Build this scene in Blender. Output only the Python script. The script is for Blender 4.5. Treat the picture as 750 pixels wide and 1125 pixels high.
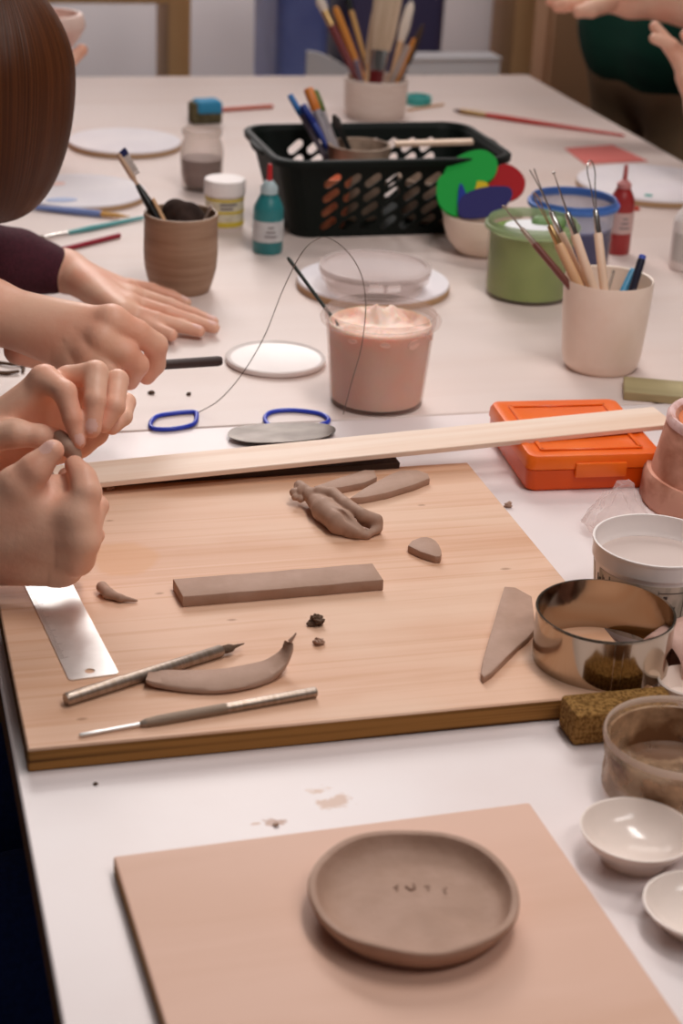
import bpy, bmesh, math, random
import numpy as np
from mathutils import Vector, Matrix, noise

random.seed(7)
for o in list(bpy.data.objects):
    bpy.data.objects.remove(o, do_unlink=True)
scene = bpy.context.scene
COL = scene.collection

# ------------------------------------------------------------------ camera
# world axes: X across the table (right), Y along the table (away), Z up; table top is z = 0
F_PX, CX, CY = 2000.0, 375.0, 562.5
CAM_R = np.array([[0.96597623, -0.06444121, 0.25047404],
                  [-0.25474591, -0.40429932, 0.87843416],
                  [0.04465913, -0.91235376, -0.40695967]])
CAM_C = np.array([0.0, 0.0, 0.6])
cam_data = bpy.data.cameras.new('camera')
cam = bpy.data.objects.new('camera', cam_data)
COL.objects.link(cam)
m4 = Matrix.Identity(4)
for i in range(3):
    m4[i][0] = CAM_R[i, 0]
    m4[i][1] = -CAM_R[i, 1]
    m4[i][2] = -CAM_R[i, 2]
    m4[i][3] = CAM_C[i]
cam.matrix_world = m4
cam_data.sensor_fit = 'VERTICAL'
cam_data.sensor_height = 36.0
cam_data.lens = 64.0
cam_data.clip_start = 0.05
cam_data.clip_end = 60
cam_data.dof.use_dof = True
cam_data.dof.focus_distance = 1.38
cam_data.dof.aperture_fstop = 8.0
scene.camera = cam

# ------------------------------------------------------------------ world and light
world = bpy.data.worlds.new('world')
scene.world = world
world.use_nodes = True
bgn = world.node_tree.nodes['Background']
bgn.inputs[0].default_value = (1.0, 0.93, 0.92, 1)
bgn.inputs[1].default_value = 0.05


def area(name, loc, target, sx, sy, power, col=(1, 0.955, 0.925), spread=180):
    l = bpy.data.lights.new(name, 'AREA')
    l.shape = 'RECTANGLE'
    l.size, l.size_y = sx, sy
    l.energy = power
    l.color = col
    l.spread = math.radians(spread)
    o = bpy.data.objects.new(name, l)
    COL.objects.link(o)
    o.location = loc
    d = Vector(target) - Vector(loc)
    o.rotation_euler = d.to_track_quat('-Z', 'Y').to_euler()
    return o


area('ceiling_light_key', (0.68, 1.2, 1.5), (0.45, 1.2, 0), 0.8, 0.2, 10.5)
area('ceiling_light_middle', (1.1, 3.0, 1.9), (0.7, 2.2, 0), 1.0, 0.3, 12)
area('ceiling_light_far', (0.50, 4.6, 2.0), (0.15, 1.1, 0), 1.5, 1.2, 7.8, spread=60)
area('wall_fill_light', (0.7, 4.15, 1.92), (0.7, 4.8, 0.9), 1.8, 0.2, 27, spread=80)  # added fill that brightens the back wall, no lamp known there
area('front_fill_light', (0.95, -0.15, 1.95), (0.45, 1.3, 0), 1.4, 0.25, 12.5)  # added fill from the camera side for front faces, not a real lamp

vs = scene.view_settings
scene.display_settings.display_device = 'sRGB'
vs.view_transform = 'Standard'
vs.look = 'None'
vs.gamma = 1.0
vs.use_curve_mapping = False
vs.exposure = 0.0


# ------------------------------------------------------------------ places on the table
def V(a):
    return Vector((float(a[0]), float(a[1]), float(a[2])))


def P(x, y, z=0.0):
    """point of the plane at height z seen at photo position x, y"""
    d = CAM_R @ np.array([x - CX, y - CY, F_PX])
    t = (z - CAM_C[2]) / d[2]
    return V(CAM_C + t * d)


def ray(x, y, d):
    return V(CAM_C + CAM_R @ (np.array([(x - CX) / F_PX, (y - CY) / F_PX, 1.0]) * d))


def proj(p):
    c = CAM_R.T @ (np.array(p) - CAM_C)
    return c[0] / c[2] * F_PX + CX, c[1] / c[2] * F_PX + CY, c[2]


def hdir(p):
    d = Vector((p.x, p.y, 0))
    return d.normalized()


def foot(cx, yfront, w, z=0.0):
    p = P(cx, yfront, z)
    r = w / 2 * proj(p)[2] / F_PX
    for _ in range(3):
        c = p + hdir(p) * r
        r = w / 2 * proj(c)[2] / F_PX
    return c, r


def wid(w, c):
    return w * proj(c)[2] / F_PX


def zat(c, y, back=0.0):
    """height at which the point above c (moved towards the camera by back) is seen at y"""
    q = c - hdir(c) * back
    lo, hi = -0.5, 1.0
    for _ in range(40):
        mid = (lo + hi) / 2
        if proj((q.x, q.y, mid))[1] > y:
            lo = mid
        else:
            hi = mid
    return lo


# ------------------------------------------------------------------ colours and materials
def lin(c):
    c = c / 255.0
    return c / 12.92 if c <= 0.04045 else ((c + 0.055) / 1.055) ** 2.4


def rgb(r, g, b, k=1.0):
    return (min(lin(r) * k, 1), min(lin(g) * k, 1), min(lin(b) * k, 1), 1)


def mat(name, col, rough=0.5, metal=0.0, spec=0.5, var=None, bump=None, sss=0.0, coat=0.0):
    """var=(scale xyz, detail, dark colour, strength 0-1, low, high); bump=(scale xyz, strength, distance)"""
    m = bpy.data.materials.new(name)
    m.use_nodes = True
    nt = m.node_tree
    b = nt.nodes['Principled BSDF']
    b.inputs['Base Color'].default_value = col
    b.inputs['Roughness'].default_value = rough
    b.inputs['Metallic'].default_value = metal
    b.inputs['Specular IOR Level'].default_value = spec
    if coat:
        b.inputs['Coat Weight'].default_value = coat
        b.inputs['Coat Roughness'].default_value = 0.08
    if sss:
        b.inputs['Subsurface Weight'].default_value = sss
        b.inputs['Subsurface Radius'].default_value = (0.012, 0.005, 0.003)
        b.inputs['Subsurface Scale'].default_value = 0.6
    tc = nt.nodes.new('ShaderNodeTexCoord')
    if var:
        add_var(nt, b, tc, col, *var)
    if bump:
        mp = nt.nodes.new('ShaderNodeMapping')
        mp.inputs['Scale'].default_value = bump[0]
        nz = nt.nodes.new('ShaderNodeTexNoise')
        nz.inputs['Scale'].default_value = 1.0
        nz.inputs['Detail'].default_value = 4
        bp = nt.nodes.new('ShaderNodeBump')
        bp.inputs['Strength'].default_value = bump[1]
        bp.inputs['Distance'].default_value = bump[2]
        nt.links.new(tc.outputs['Object'], mp.inputs[0])
        nt.links.new(mp.outputs[0], nz.inputs['Vector'])
        nt.links.new(nz.outputs['Fac'], bp.inputs['Height'])
        nt.links.new(bp.outputs[0], b.inputs['Normal'])
    return m


def add_var(nt, b, tc, col, scale, detail, dark, strength, low=0.35, high=0.65, distort=0.0):
    mp = nt.nodes.new('ShaderNodeMapping')
    mp.inputs['Scale'].default_value = scale
    nz = nt.nodes.new('ShaderNodeTexNoise')
    nz.inputs['Scale'].default_value = 1.0
    nz.inputs['Detail'].default_value = detail
    nz.inputs['Distortion'].default_value = distort
    mr = nt.nodes.new('ShaderNodeMapRange')
    mr.inputs['From Min'].default_value = low
    mr.inputs['From Max'].default_value = high
    mr.inputs['To Max'].default_value = strength
    mx = nt.nodes.new('ShaderNodeMix')
    mx.data_type = 'RGBA'
    src = b.inputs['Base Color']
    nt.links.new(tc.outputs['Object'], mp.inputs[0])
    nt.links.new(mp.outputs[0], nz.inputs['Vector'])
    nt.links.new(nz.outputs['Fac'], mr.inputs[0])
    nt.links.new(mr.outputs[0], mx.inputs[0])
    if src.is_linked:
        nt.links.new(src.links[0].from_socket, mx.inputs[6])
    else:
        mx.inputs[6].default_value = col
    mx.inputs[7].default_value = dark
    nt.links.new(mx.outputs[2], src)
    return mx


def more_var(m, *var):
    nt = m.node_tree
    b = nt.nodes['Principled BSDF']
    tc = nt.nodes.new('ShaderNodeTexCoord')
    add_var(nt, b, tc, None, *var)
    return m


def add_patch(m, centre, size, dark, strength, low, high, wob=0.3, wscale=30.0):
    """a stain with an edge of its own at a place of the surface"""
    nt = m.node_tree
    b = nt.nodes['Principled BSDF']
    tc = nt.nodes.new('ShaderNodeTexCoord')
    mp = nt.nodes.new('ShaderNodeMapping')
    mp.vector_type = 'TEXTURE'
    mp.inputs['Location'].default_value = centre
    mp.inputs['Scale'].default_value = size
    ln = nt.nodes.new('ShaderNodeVectorMath')
    ln.operation = 'LENGTH'
    nz = nt.nodes.new('ShaderNodeTexNoise')
    nz.inputs['Scale'].default_value = wscale
    nz.inputs['Detail'].default_value = 4
    ad = nt.nodes.new('ShaderNodeMath')
    ad.operation = 'MULTIPLY_ADD'
    ad.inputs[1].default_value = wob
    mr = nt.nodes.new('ShaderNodeMapRange')
    mr.inputs['From Min'].default_value = high
    mr.inputs['From Max'].default_value = low
    mr.inputs['To Max'].default_value = strength
    mx = nt.nodes.new('ShaderNodeMix')
    mx.data_type = 'RGBA'
    src = b.inputs['Base Color']
    nt.links.new(tc.outputs['Object'], mp.inputs[0])
    nt.links.new(mp.outputs[0], ln.inputs[0])
    nt.links.new(tc.outputs['Object'], nz.inputs['Vector'])
    nt.links.new(nz.outputs['Fac'], ad.inputs[0])
    nt.links.new(ln.outputs['Value'], ad.inputs[2])
    nt.links.new(ad.outputs[0], mr.inputs[0])
    nt.links.new(mr.outputs[0], mx.inputs[0])
    if src.is_linked:
        nt.links.new(src.links[0].from_socket, mx.inputs[6])
    else:
        mx.inputs[6].default_value = src.default_value
    mx.inputs[7].default_value = dark
    nt.links.new(mx.outputs[2], src)


def clear(name, col, fac, rough=0.12):
    """thin see-through plastic or glass"""
    m = bpy.data.materials.new(name)
    m.use_nodes = True
    nt = m.node_tree
    b = nt.nodes['Principled BSDF']
    b.inputs['Base Color'].default_value = col
    b.inputs['Roughness'].default_value = rough
    t = nt.nodes.new('ShaderNodeBsdfTransparent')
    t.inputs[0].default_value = (0.97, 0.95, 0.94, 1)
    mx = nt.nodes.new('ShaderNodeMixShader')
    fr = nt.nodes.new('ShaderNodeLayerWeight')
    fr.inputs['Blend'].default_value = 0.25
    ma = nt.nodes.new('ShaderNodeMath')
    ma.operation = 'MULTIPLY_ADD'
    ma.inputs[1].default_value = 0.3
    ma.inputs[2].default_value = fac
    ma.use_clamp = True
    nt.links.new(fr.outputs['Facing'], ma.inputs[0])
    nt.links.new(ma.outputs[0], mx.inputs[0])
    nt.links.new(t.outputs[0], mx.inputs[1])
    tl = nt.nodes.new('ShaderNodeBsdfTranslucent')
    tl.inputs[0].default_value = col
    m2 = nt.nodes.new('ShaderNodeMixShader')
    m2.inputs[0].default_value = 0.5
    nt.links.new(b.outputs[0], m2.inputs[1])
    nt.links.new(tl.outputs[0], m2.inputs[2])
    nt.links.new(m2.outputs[0], mx.inputs[2])
    nt.links.new(mx.outputs[0], nt.nodes['Material Output'].inputs[0])
    return m


K = 1.12
laminate = mat('white_laminate', rgb(224, 212, 211, K), 0.38, spec=0.4,
               var=((7, 7, 7), 4, rgb(214, 196, 192, K), 0.5))
table_ply = mat('pale_birch_ply', rgb(212, 194, 187, K), 0.45, spec=0.4,
                var=((1.5, 16, 16), 5, rgb(203, 180, 170, K), 0.6, 0.42, 0.75, 0.4))
board_wood = mat('board_wood', rgb(214, 172, 145, K), 0.55, spec=0.3,
                 var=((2.2, 26, 26), 5, rgb(192, 136, 98, K), 0.75, 0.45, 0.75, 0.8))
more_var(board_wood, (1.6, 110, 110), 3, rgb(190, 132, 92, K), 0.55, 0.5, 0.75, 1.2)
more_var(board_wood, (5, 9, 9), 3, rgb(218, 186, 162, K), 0.6, 0.5, 0.7)
ply_edge = mat('ply_edge', rgb(166, 116, 60), 0.7, spec=0.2, var=((3, 3, 260), 2, rgb(84, 50, 20), 0.9, 0.46, 0.64))
small_wood = mat('small_board_wood', rgb(214, 174, 154, K), 0.55, spec=0.3,
                 var=((2.2, 16, 16), 4, rgb(200, 156, 130, K), 0.7, 0.42, 0.72, 0.6))
strip_wood = mat('strip_wood', rgb(230, 205, 187, K), 0.5, spec=0.3,
                 var=((3, 70, 70), 4, rgb(214, 176, 148, K), 0.6, 0.45, 0.7, 0.4))
dark_wood = mat('dark_wood', rgb(62, 38, 26), 0.6, var=((5, 60, 60), 3, rgb(38, 22, 16), 0.7))
clay = mat('wet_clay', rgb(182, 148, 130), 0.62, spec=0.2, var=((45, 45, 45), 4, rgb(164, 130, 110), 0.6),
           bump=((160, 160, 160), 0.25, 0.002))
clay_dark = mat('dark_clay', rgb(104, 80, 64), 0.8, spec=0.2, var=((90, 90, 90), 4, rgb(80, 58, 44), 0.7),
                bump=((260, 260, 260), 0.5, 0.003))
white_ceramic = mat('white_ceramic', rgb(232, 215, 205, K), 0.16, spec=0.5)
cream_ceramic = mat('cream_ceramic', rgb(238, 218, 202, K), 0.35, var=((40, 40, 40), 3, rgb(230, 206, 188, K), 0.5))
steel = mat('steel', rgb(180, 165, 148), 0.13, metal=1.0, bump=((14, 14, 5), 0.25, 0.004))
bright_steel = mat('bright_steel', rgb(240, 238, 236), 0.42, metal=0.85, var=((60, 60, 60), 4, rgb(215, 208, 204), 0.4))
dull_metal = mat('dull_aluminium', rgb(178, 162, 150), 0.38, metal=0.8, var=((40, 40, 400), 3, rgb(140, 118, 100), 0.6))
white_plastic = mat('white_plastic', rgb(232, 221, 217, K), 0.35)
white_matte = mat('white_matte', rgb(226, 217, 218, K), 0.75)
clear_plastic = clear('clear_plastic', rgb(238, 226, 222), 0.05)
clear_glass = clear('clear_glass', rgb(225, 214, 205), 0.12, 0.05)
black_plastic = mat('black_plastic', rgb(16, 18, 16), 0.4)
skin = mat('skin', rgb(238, 188, 162), 0.45, spec=0.3, sss=0.06,
           var=((26, 26, 26), 4, rgb(230, 154, 126), 0.7, 0.38, 0.75), bump=((240, 240, 240), 0.22, 0.0012))
nail_mat = mat('nail', rgb(236, 186, 172), 0.28, spec=0.5)
lip_mat = mat('lip', rgb(176, 98, 88), 0.4)
eye_mat = mat('eye', rgb(60, 45, 38), 0.15)


# ------------------------------------------------------------------ object helpers
def tag(o, label=None, cat=None, group=None, kind=None):
    if label:
        o['label'] = label
    if cat:
        o['category'] = cat
    if group:
        o['group'] = group
    if kind:
        o['kind'] = kind
    return o


def thing(name, label, cat, loc=(0, 0, 0), rotz=0.0, group=None):
    o = bpy.data.objects.new(name, None)
    o.empty_display_size = 0.02
    COL.objects.link(o)
    o.location = loc
    o.rotation_euler = (0, 0, rotz)
    return tag(o, label, cat, group)


def ob(name, bm, m, parent=None, smooth=40, loc=None, rotz=None, label=None):
    me = bpy.data.meshes.new(name)
    bmesh.ops.recalc_face_normals(bm, faces=bm.faces[:])
    if smooth is not None:
        a = math.radians(smooth)
        for f in bm.faces:
            f.smooth = True
        for e in bm.edges:
            if len(e.link_faces) == 2 and e.calc_face_angle(0) > a:
                e.smooth = False
    bm.to_mesh(me)
    bm.free()
    mm = m if isinstance(m, (list, tuple)) else [m]
    for x in mm:
        me.materials.append(x)
    o = bpy.data.objects.new(name, me)
    COL.objects.link(o)
    if parent:
        o.parent = parent
    if loc is not None:
        o.location = loc
    if rotz is not None:
        o.rotation_euler = (0, 0, rotz)
    if label:
        o['label'] = label
    return o


def single(name, bm, m, label, cat, loc=(0, 0, 0), rotz=0.0, group=None, smooth=40):
    o = ob(name, bm, m, None, smooth, loc, rotz)
    return tag(o, label, cat, group)


def lathe(prof, seg=64, wob=0.0, seed=0, bm=None, off=(0, 0, 0), arc=None, wobz=0.0):
    bm = bm or bmesh.new()
    rings = []
    for (r, z) in prof:
        if r <= 1e-6:
            rings.append([bm.verts.new((off[0], off[1], off[2] + z))])
            continue
        ring = []
        for i in range(seg):
            a = 2 * math.pi * i / seg
            k, dz = 1.0, 0.0
            if wob:
                k += wob * noise.noise((math.cos(a) * 1.5 + seed, math.sin(a) * 1.5, z * 14 + seed))
            if wobz:
                dz = wobz * min(1, max(0, z) / 0.012) * noise.noise((math.cos(a) * 1.7 + seed + 9, math.sin(a) * 1.7, 3.1))
            ring.append(bm.verts.new((off[0] + r * k * math.cos(a), off[1] + r * k * math.sin(a), off[2] + z + dz)))
        rings.append(ring)
    for A, B in zip(rings, rings[1:]):
        if len(A) == 1 and len(B) == 1:
            continue
        for i in range(seg):
            j = (i + 1) % seg
            if len(A) == 1:
                bm.faces.new((A[0], B[j], B[i]))
            elif len(B) == 1:
                bm.faces.new((A[i], A[j], B[0]))
            else:
                bm.faces.new((A[i], A[j], B[j], B[i]))
    return bm


def box(sx, sy, sz, bev=0.0, seg=2, bm=None, loc=(0, 0, 0), rot=None):
    """box standing on z = 0, centred in x and y"""
    b = bmesh.new()
    bmesh.ops.create_cube(b, size=1)
    for v in b.verts:
        v.co = Vector((v.co.x * sx, v.co.y * sy, (v.co.z + 0.5) * sz))
    if bev:
        bmesh.ops.bevel(b, geom=b.edges[:], offset=bev, segments=seg, affect='EDGES', profile=0.5)
    M_ = Matrix.Translation(loc)
    if rot is not None:
        M_ = M_ @ rot
    b.transform(M_)
    if bm is None:
        return b
    merge(bm, b)
    return bm


def merge(bm, b):
    me = bpy.data.meshes.new('tmp')
    b.to_mesh(me)
    bm.from_mesh(me)
    bpy.data.meshes.remove(me)
    b.free()


def frames(pts):
    n = len(pts)
    T = []
    for i in range(n):
        a = pts[max(i - 1, 0)]
        b = pts[min(i + 1, n - 1)]
        T.append((b - a).normalized())
    up = Vector((0, 0, 1))
    if abs(T[0].dot(up)) > 0.9:
        up = Vector((1, 0, 0))
    N = (up - T[0] * up.dot(T[0])).normalized()
    out = []
    for t in T:
        N = (N - t * N.dot(t)).normalized()
        out.append((t, N, t.cross(N)))
    return out


def tube(pts, rad, seg=12, bm=None, closed=False, sx=1.0, sy=1.0, smooth_pts=0):
    """round bar along points; rad is a number or one radius per point; sx, sy flatten the section"""
    bm = bm or bmesh.new()
    pts = [Vector(p) for p in pts]
    rads = list(rad) if isinstance(rad, (list, tuple)) else [rad] * len(pts)
    if smooth_pts:
        pts, rads = spline(pts, rads, smooth_pts, closed)
    fr = frames(pts)
    rings = []
    for p, r, (t, N, B) in zip(pts, rads, fr):
        rings.append([bm.verts.new(p + (N * math.cos(2 * math.pi * i / seg) * sx + B * math.sin(2 * math.pi * i / seg) * sy) * r)
                      for i in range(seg)])
    pairs = list(zip(rings, rings[1:]))
    if closed:
        pairs.append((rings[-1], rings[0]))
    for A, B in pairs:
        for i in range(seg):
            j = (i + 1) % seg
            bm.faces.new((A[i], A[j], B[j], B[i]))
    if not closed:
        bm.faces.new(rings[0][::-1])
        bm.faces.new(rings[-1])
    return bm


def spline(pts, rads, k, closed=False):
    n = len(pts)
    op, orr = [], []
    segs = n if closed else n - 1
    for i in range(segs):
        g = (lambda q: pts[q % n]) if closed else (lambda q: pts[min(max(q, 0), n - 1)])
        p0, p1, p2, p3 = g(i - 1), g(i), g(i + 1), g(i + 2)
        r1, r2 = rads[i % n], rads[(i + 1) % n]
        for s in range(k):
            t = s / k
            op.append(0.5 * ((2 * p1) + (p2 - p0) * t + (2 * p0 - 5 * p1 + 4 * p2 - p3) * t * t + (3 * p1 - p0 - 3 * p2 + p3) * t ** 3))
            orr.append(r1 + (r2 - r1) * t)
    if not closed:
        op.append(pts[-1])
        orr.append(rads[-1])
    return op, orr


def smooth2d(pts, k):
    p, _ = spline([Vector((a, b, 0)) for a, b in pts], [1] * len(pts), k, True)
    return [(q.x, q.y) for q in p]


def prism(outline, z0, z1, bev=0.0, seg=2, holes=()):
    """flat plate with an outline (list of x, y)"""
    bm = bmesh.new()
    if not holes:
        vs_ = [bm.verts.new((x, y, z0)) for x, y in outline]
        f = bm.faces.new(vs_)
        r = bmesh.ops.extrude_face_region(bm, geom=[f])
        up = [g for g in r['geom'] if isinstance(g, bmesh.types.BMVert)]
        for v in up:
            v.co.z = z1
        if bev:
            es = [e for e in bm.edges if abs(e.verts[0].co.z - e.verts[1].co.z) < 1e-7]
            bmesh.ops.bevel(bm, geom=es, offset=bev, segments=seg, affect='EDGES', profile=0.5)
        return bm
    loops = [outline] + list(holes)
    es = []
    for lp in loops:
        vv = [bm.verts.new((x, y, z0)) for x, y in lp]
        for i in range(len(vv)):
            es.append(bm.edges.new((vv[i], vv[(i + 1) % len(vv)])))
    bmesh.ops.triangle_fill(bm, edges=es, use_beauty=True)
    r = bmesh.ops.extrude_face_region(bm, geom=bm.faces[:])
    for g in r['geom']:
        if isinstance(g, bmesh.types.BMVert):
            g.co.z = z1
    return bm


def rrect(sx, sy, r, n=6):
    out = []
    for (qx, qy, a0) in ((1, 1, 0), (-1, 1, 90), (-1, -1, 180), (1, -1, 270)):
        for i in range(n + 1):
            a = math.radians(a0 + 90 * i / n)
            out.append((qx * (sx / 2 - r) + r * math.cos(a), qy * (sy / 2 - r) + r * math.sin(a)))
    return out


def circle(r, n=24, c=(0, 0)):
    return [(c[0] + r * math.cos(2 * math.pi * i / n), c[1] + r * math.sin(2 * math.pi * i / n)) for i in range(n)]


def loft(rings, cap0=True, cap1=True, bm=None):
    bm = bm or bmesh.new()
    R_ = [[bm.verts.new(p) for p in ring] for ring in rings]
    n = len(R_[0])
    for A, B in zip(R_, R_[1:]):
        for i in range(n):
            j = (i + 1) % n
            bm.faces.new((A[i], A[j], B[j], B[i]))
    if cap0:
        bm.faces.new(R_[0][::-1])
    if cap1:
        bm.faces.new(R_[-1])
    return bm


def aligned(a, b):
    """matrix that takes +Z to the direction a -> b with origin a"""
    d = (Vector(b) - Vector(a))
    return Matrix.Translation(a) @ d.to_track_quat('Z', 'Y').to_matrix().to_4x4()


def rod_thing(root_name, label, cat, a, b, parts, group=None):
    """a long thing from a to b: parts = [(name, material, profile along 0..1 [(t, r)], flatten, label)]"""
    a, b = Vector(a), Vector(b)
    L = (b - a).length
    root = thing(root_name, label, cat, a, 0, group)
    root.rotation_mode = 'QUATERNION'
    root.rotation_quaternion = (b - a).to_track_quat('Z', 'Y')
    for (nm, m, prof, flat, lb) in parts:
        bm = lathe([(0, prof[0][0] * L)] + [(r, t * L) for t, r in prof] + [(0, prof[-1][0] * L)], 16)
        if flat != 1:
            for v in bm.verts:
                v.co.y *= flat
        ob(nm, bm, m, root, label=lb)
    return root


# ------------------------------------------------------------------ soft shapes (distance fields meshed with surface nets)
class Soft:
    def __init__(self, h):
        self.h = h
        self.pr = []

    def cap(self, a, b, ra, rb, k=0.004, sub=False, sq=None):
        self.pr.append(('c', np.array(a, float), np.array(b, float), float(ra), float(rb), k, sub, sq))

    def chain(self, pts, rads, k=0.004):
        for i in range(len(pts) - 1):
            self.cap(pts[i], pts[i + 1], rads[i], rads[i + 1], k)

    def ball(self, c, r, k=0.004, sub=False):
        self.cap(c, np.array(c, float) + 1e-5, r, r, k, sub)

    def ell(self, c, rx, ry, rz, k=0.01, rot=None, sub=False):
        self.pr.append(('e', np.array(c, float), np.array((rx, ry, rz), float), rot, None, k, sub, None))

    def mesh(self):
        h = self.h
        lo = np.full(3, 1e9)
        hi = -lo
        for p in self.pr:
            if p[6]:
                continue
            if p[0] == 'c':
                r = max(p[3], p[4]) + 3 * h
                lo = np.minimum(lo, np.minimum(p[1], p[2]) - r)
                hi = np.maximum(hi, np.maximum(p[1], p[2]) + r)
            else:
                r = p[2].max() + 3 * h
                lo = np.minimum(lo, p[1] - r)
                hi = np.maximum(hi, p[1] + r)
        n = np.ceil((hi - lo) / h).astype(int) + 1
        val = np.full(n, 1.0, np.float32)
        ax = [lo[i] + h * np.arange(n[i]) for i in range(3)]
        for p in self.pr:
            k = p[5]
            mg = max(k * 1.5, 2 * h) + 2 * h
            if p[0] == 'c':
                r = max(p[3], p[4]) + mg
                a0 = np.minimum(p[1], p[2]) - r
                a1 = np.maximum(p[1], p[2]) + r
            else:
                r = p[2].max() + mg
                a0, a1 = p[1] - r, p[1] + r
            i0 = np.clip(np.floor((a0 - lo) / h).astype(int), 0, n - 1)
            i1 = np.clip(np.ceil((a1 - lo) / h).astype(int) + 1, 1, n)
            sl = tuple(slice(i0[i], i1[i]) for i in range(3))
            X, Y, Z = np.meshgrid(*[ax[i][sl[i]] for i in range(3)], indexing='ij')
            if p[0] == 'c':
                ab = p[2] - p[1]
                L2 = max(ab @ ab, 1e-12)
                dx, dy, dz = X - p[1][0], Y - p[1][1], Z - p[1][2]
                t = np.clip((dx * ab[0] + dy * ab[1] + dz * ab[2]) / L2, 0, 1)
                dx -= t * ab[0]
                dy -= t * ab[1]
                dz -= t * ab[2]
                d = np.sqrt(dx * dx + dy * dy + dz * dz) - (p[3] + (p[4] - p[3]) * t)
            else:
                q = np.stack([X - p[1][0], Y - p[1][1], Z - p[1][2]], -1)
                if p[3] is not None:
                    q = q @ np.array(p[3])
                q = q / p[2]
                l = np.sqrt((q * q).sum(-1))
                l2 = np.sqrt(((q / p[2]) ** 2).sum(-1)) + 1e-9
                d = l * (l - 1) / l2
            cur = val[sl]
            if p[6]:
                hh = np.clip(0.5 - 0.5 * (cur + d) / k, 0, 1)
                val[sl] = cur + (-d - cur) * hh + k * hh * (1 - hh)
            else:
                hh = np.clip(0.5 + 0.5 * (cur - d) / k, 0, 1)
                val[sl] = cur + (d - cur) * hh - k * hh * (1 - hh)
        return nets(val, lo, h)


def nets(val, lo, h):
    ins = val < 0
    n = np.array(val.shape)
    c = n - 1
    cnt = np.zeros(c, np.int8)
    offs = [(i, j, k) for i in (0, 1) for j in (0, 1) for k in (0, 1)]
    for (i, j, k) in offs:
        cnt += ins[i:i + c[0], j:j + c[1], k:k + c[2]]
    act = (cnt > 0) & (cnt < 8)
    idx = np.full(c, -1, np.int64)
    cells = np.argwhere(act)
    idx[act] = np.arange(len(cells))
    acc = np.zeros((len(cells), 3))
    num = np.zeros(len(cells))
    x, y, z = cells.T
    for a in offs:
        for axx in range(3):
            if a[axx]:
                continue
            b = list(a)
            b[axx] = 1
            va = val[x + a[0], y + a[1], z + a[2]].astype(float)
            vb = val[x + b[0], y + b[1], z + b[2]].astype(float)
            cr = (va < 0) != (vb < 0)
            t = np.where(cr, va / np.where(cr, va - vb, 1), 0)
            pt = np.tile(np.array(a, float), (len(cells), 1))
            pt[:, axx] = t
            acc[cr] += pt[cr]
            num[cr] += 1
    verts = lo + h * (cells + acc / num[:, None])
    faces = []
    for axx in range(3):
        s0 = [slice(1, n[i] - 1) for i in range(3)]
        s0[axx] = slice(0, n[axx] - 1)
        s1 = list(s0)
        s1[axx] = slice(1, n[axx])
        A = ins[tuple(s0)]
        B = ins[tuple(s1)]
        for flip, mk in ((False, A & ~B), (True, ~A & B)):
            q = np.argwhere(mk) + np.array([0 if i == axx else 1 for i in range(3)])
            if not len(q):
                continue
            u, w = (axx + 1) % 3, (axx + 2) % 3
            e = np.eye(3, dtype=int)
            v = [q, q - e[u], q - e[u] - e[w], q - e[w]]
            ids = [idx[tuple(t.T)] for t in v]
            f = np.stack(ids, -1)
            faces.append(f[:, ::-1] if flip else f)
    return verts, np.concatenate(faces)


def soft_mesh(name, parts, mats, marks=()):
    """parts: list of (verts, faces); marks: (centre, radius, material index, normal or None)"""
    vs_, fs_, o = [], [], 0
    for v, f in parts:
        vs_.append(v)
        fs_.append(f + o)
        o += len(v)
    v = np.concatenate(vs_)
    f = np.concatenate(fs_)
    me = bpy.data.meshes.new(name)
    me.from_pydata(v.tolist(), [], f.tolist())
    me.update()
    for m in mats:
        me.materials.append(m)
    me.polygons.foreach_set('use_smooth', [True] * len(f))
    if marks:
        cen = v[f].mean(1)
        nrm = np.zeros(len(f) * 3)
        me.polygons.foreach_get('normal', nrm)
        nrm = nrm.reshape(-1, 3)
        mi = np.zeros(len(f), np.int32)
        for (c, r, ix, nn) in marks:
            d = cen - np.array(c)
            if isinstance(r, tuple):       # (matrix rows, radii)
                q = (d @ np.array(r[0]).T) / np.array(r[1])
                ok = (q * q).sum(1) < 1
            else:
                ok = (d * d).sum(1) < r * r
            if nn is not None:
                ok &= (nrm @ np.array(nn)) > 0.35
            mi[ok] = ix
        me.polygons.foreach_set('material_index', mi)
    return me


def soft_ob(name, soft_list, mats, parent=None, marks=(), loc=None):
    ms = mats if isinstance(mats, (list, tuple)) else [mats]
    me = soft_mesh(name, [s.mesh() if isinstance(s, Soft) else s for s in soft_list], ms, marks)
    o = bpy.data.objects.new(name, me)
    COL.objects.link(o)
    if parent:
        o.parent = parent
        if parent.type == 'EMPTY':
            o.location = -parent.location
    return o
# ------------------------------------------------------------------ the room
def plane_box(name, x0, x1, y0, y1, z0, z1, m, bev=0):
    bm = box(x1 - x0, y1 - y0, z1 - z0, bev)
    o = ob(name, bm, m, None, 40, ((x0 + x1) / 2, (y0 + y1) / 2, z0))
    return o


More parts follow.
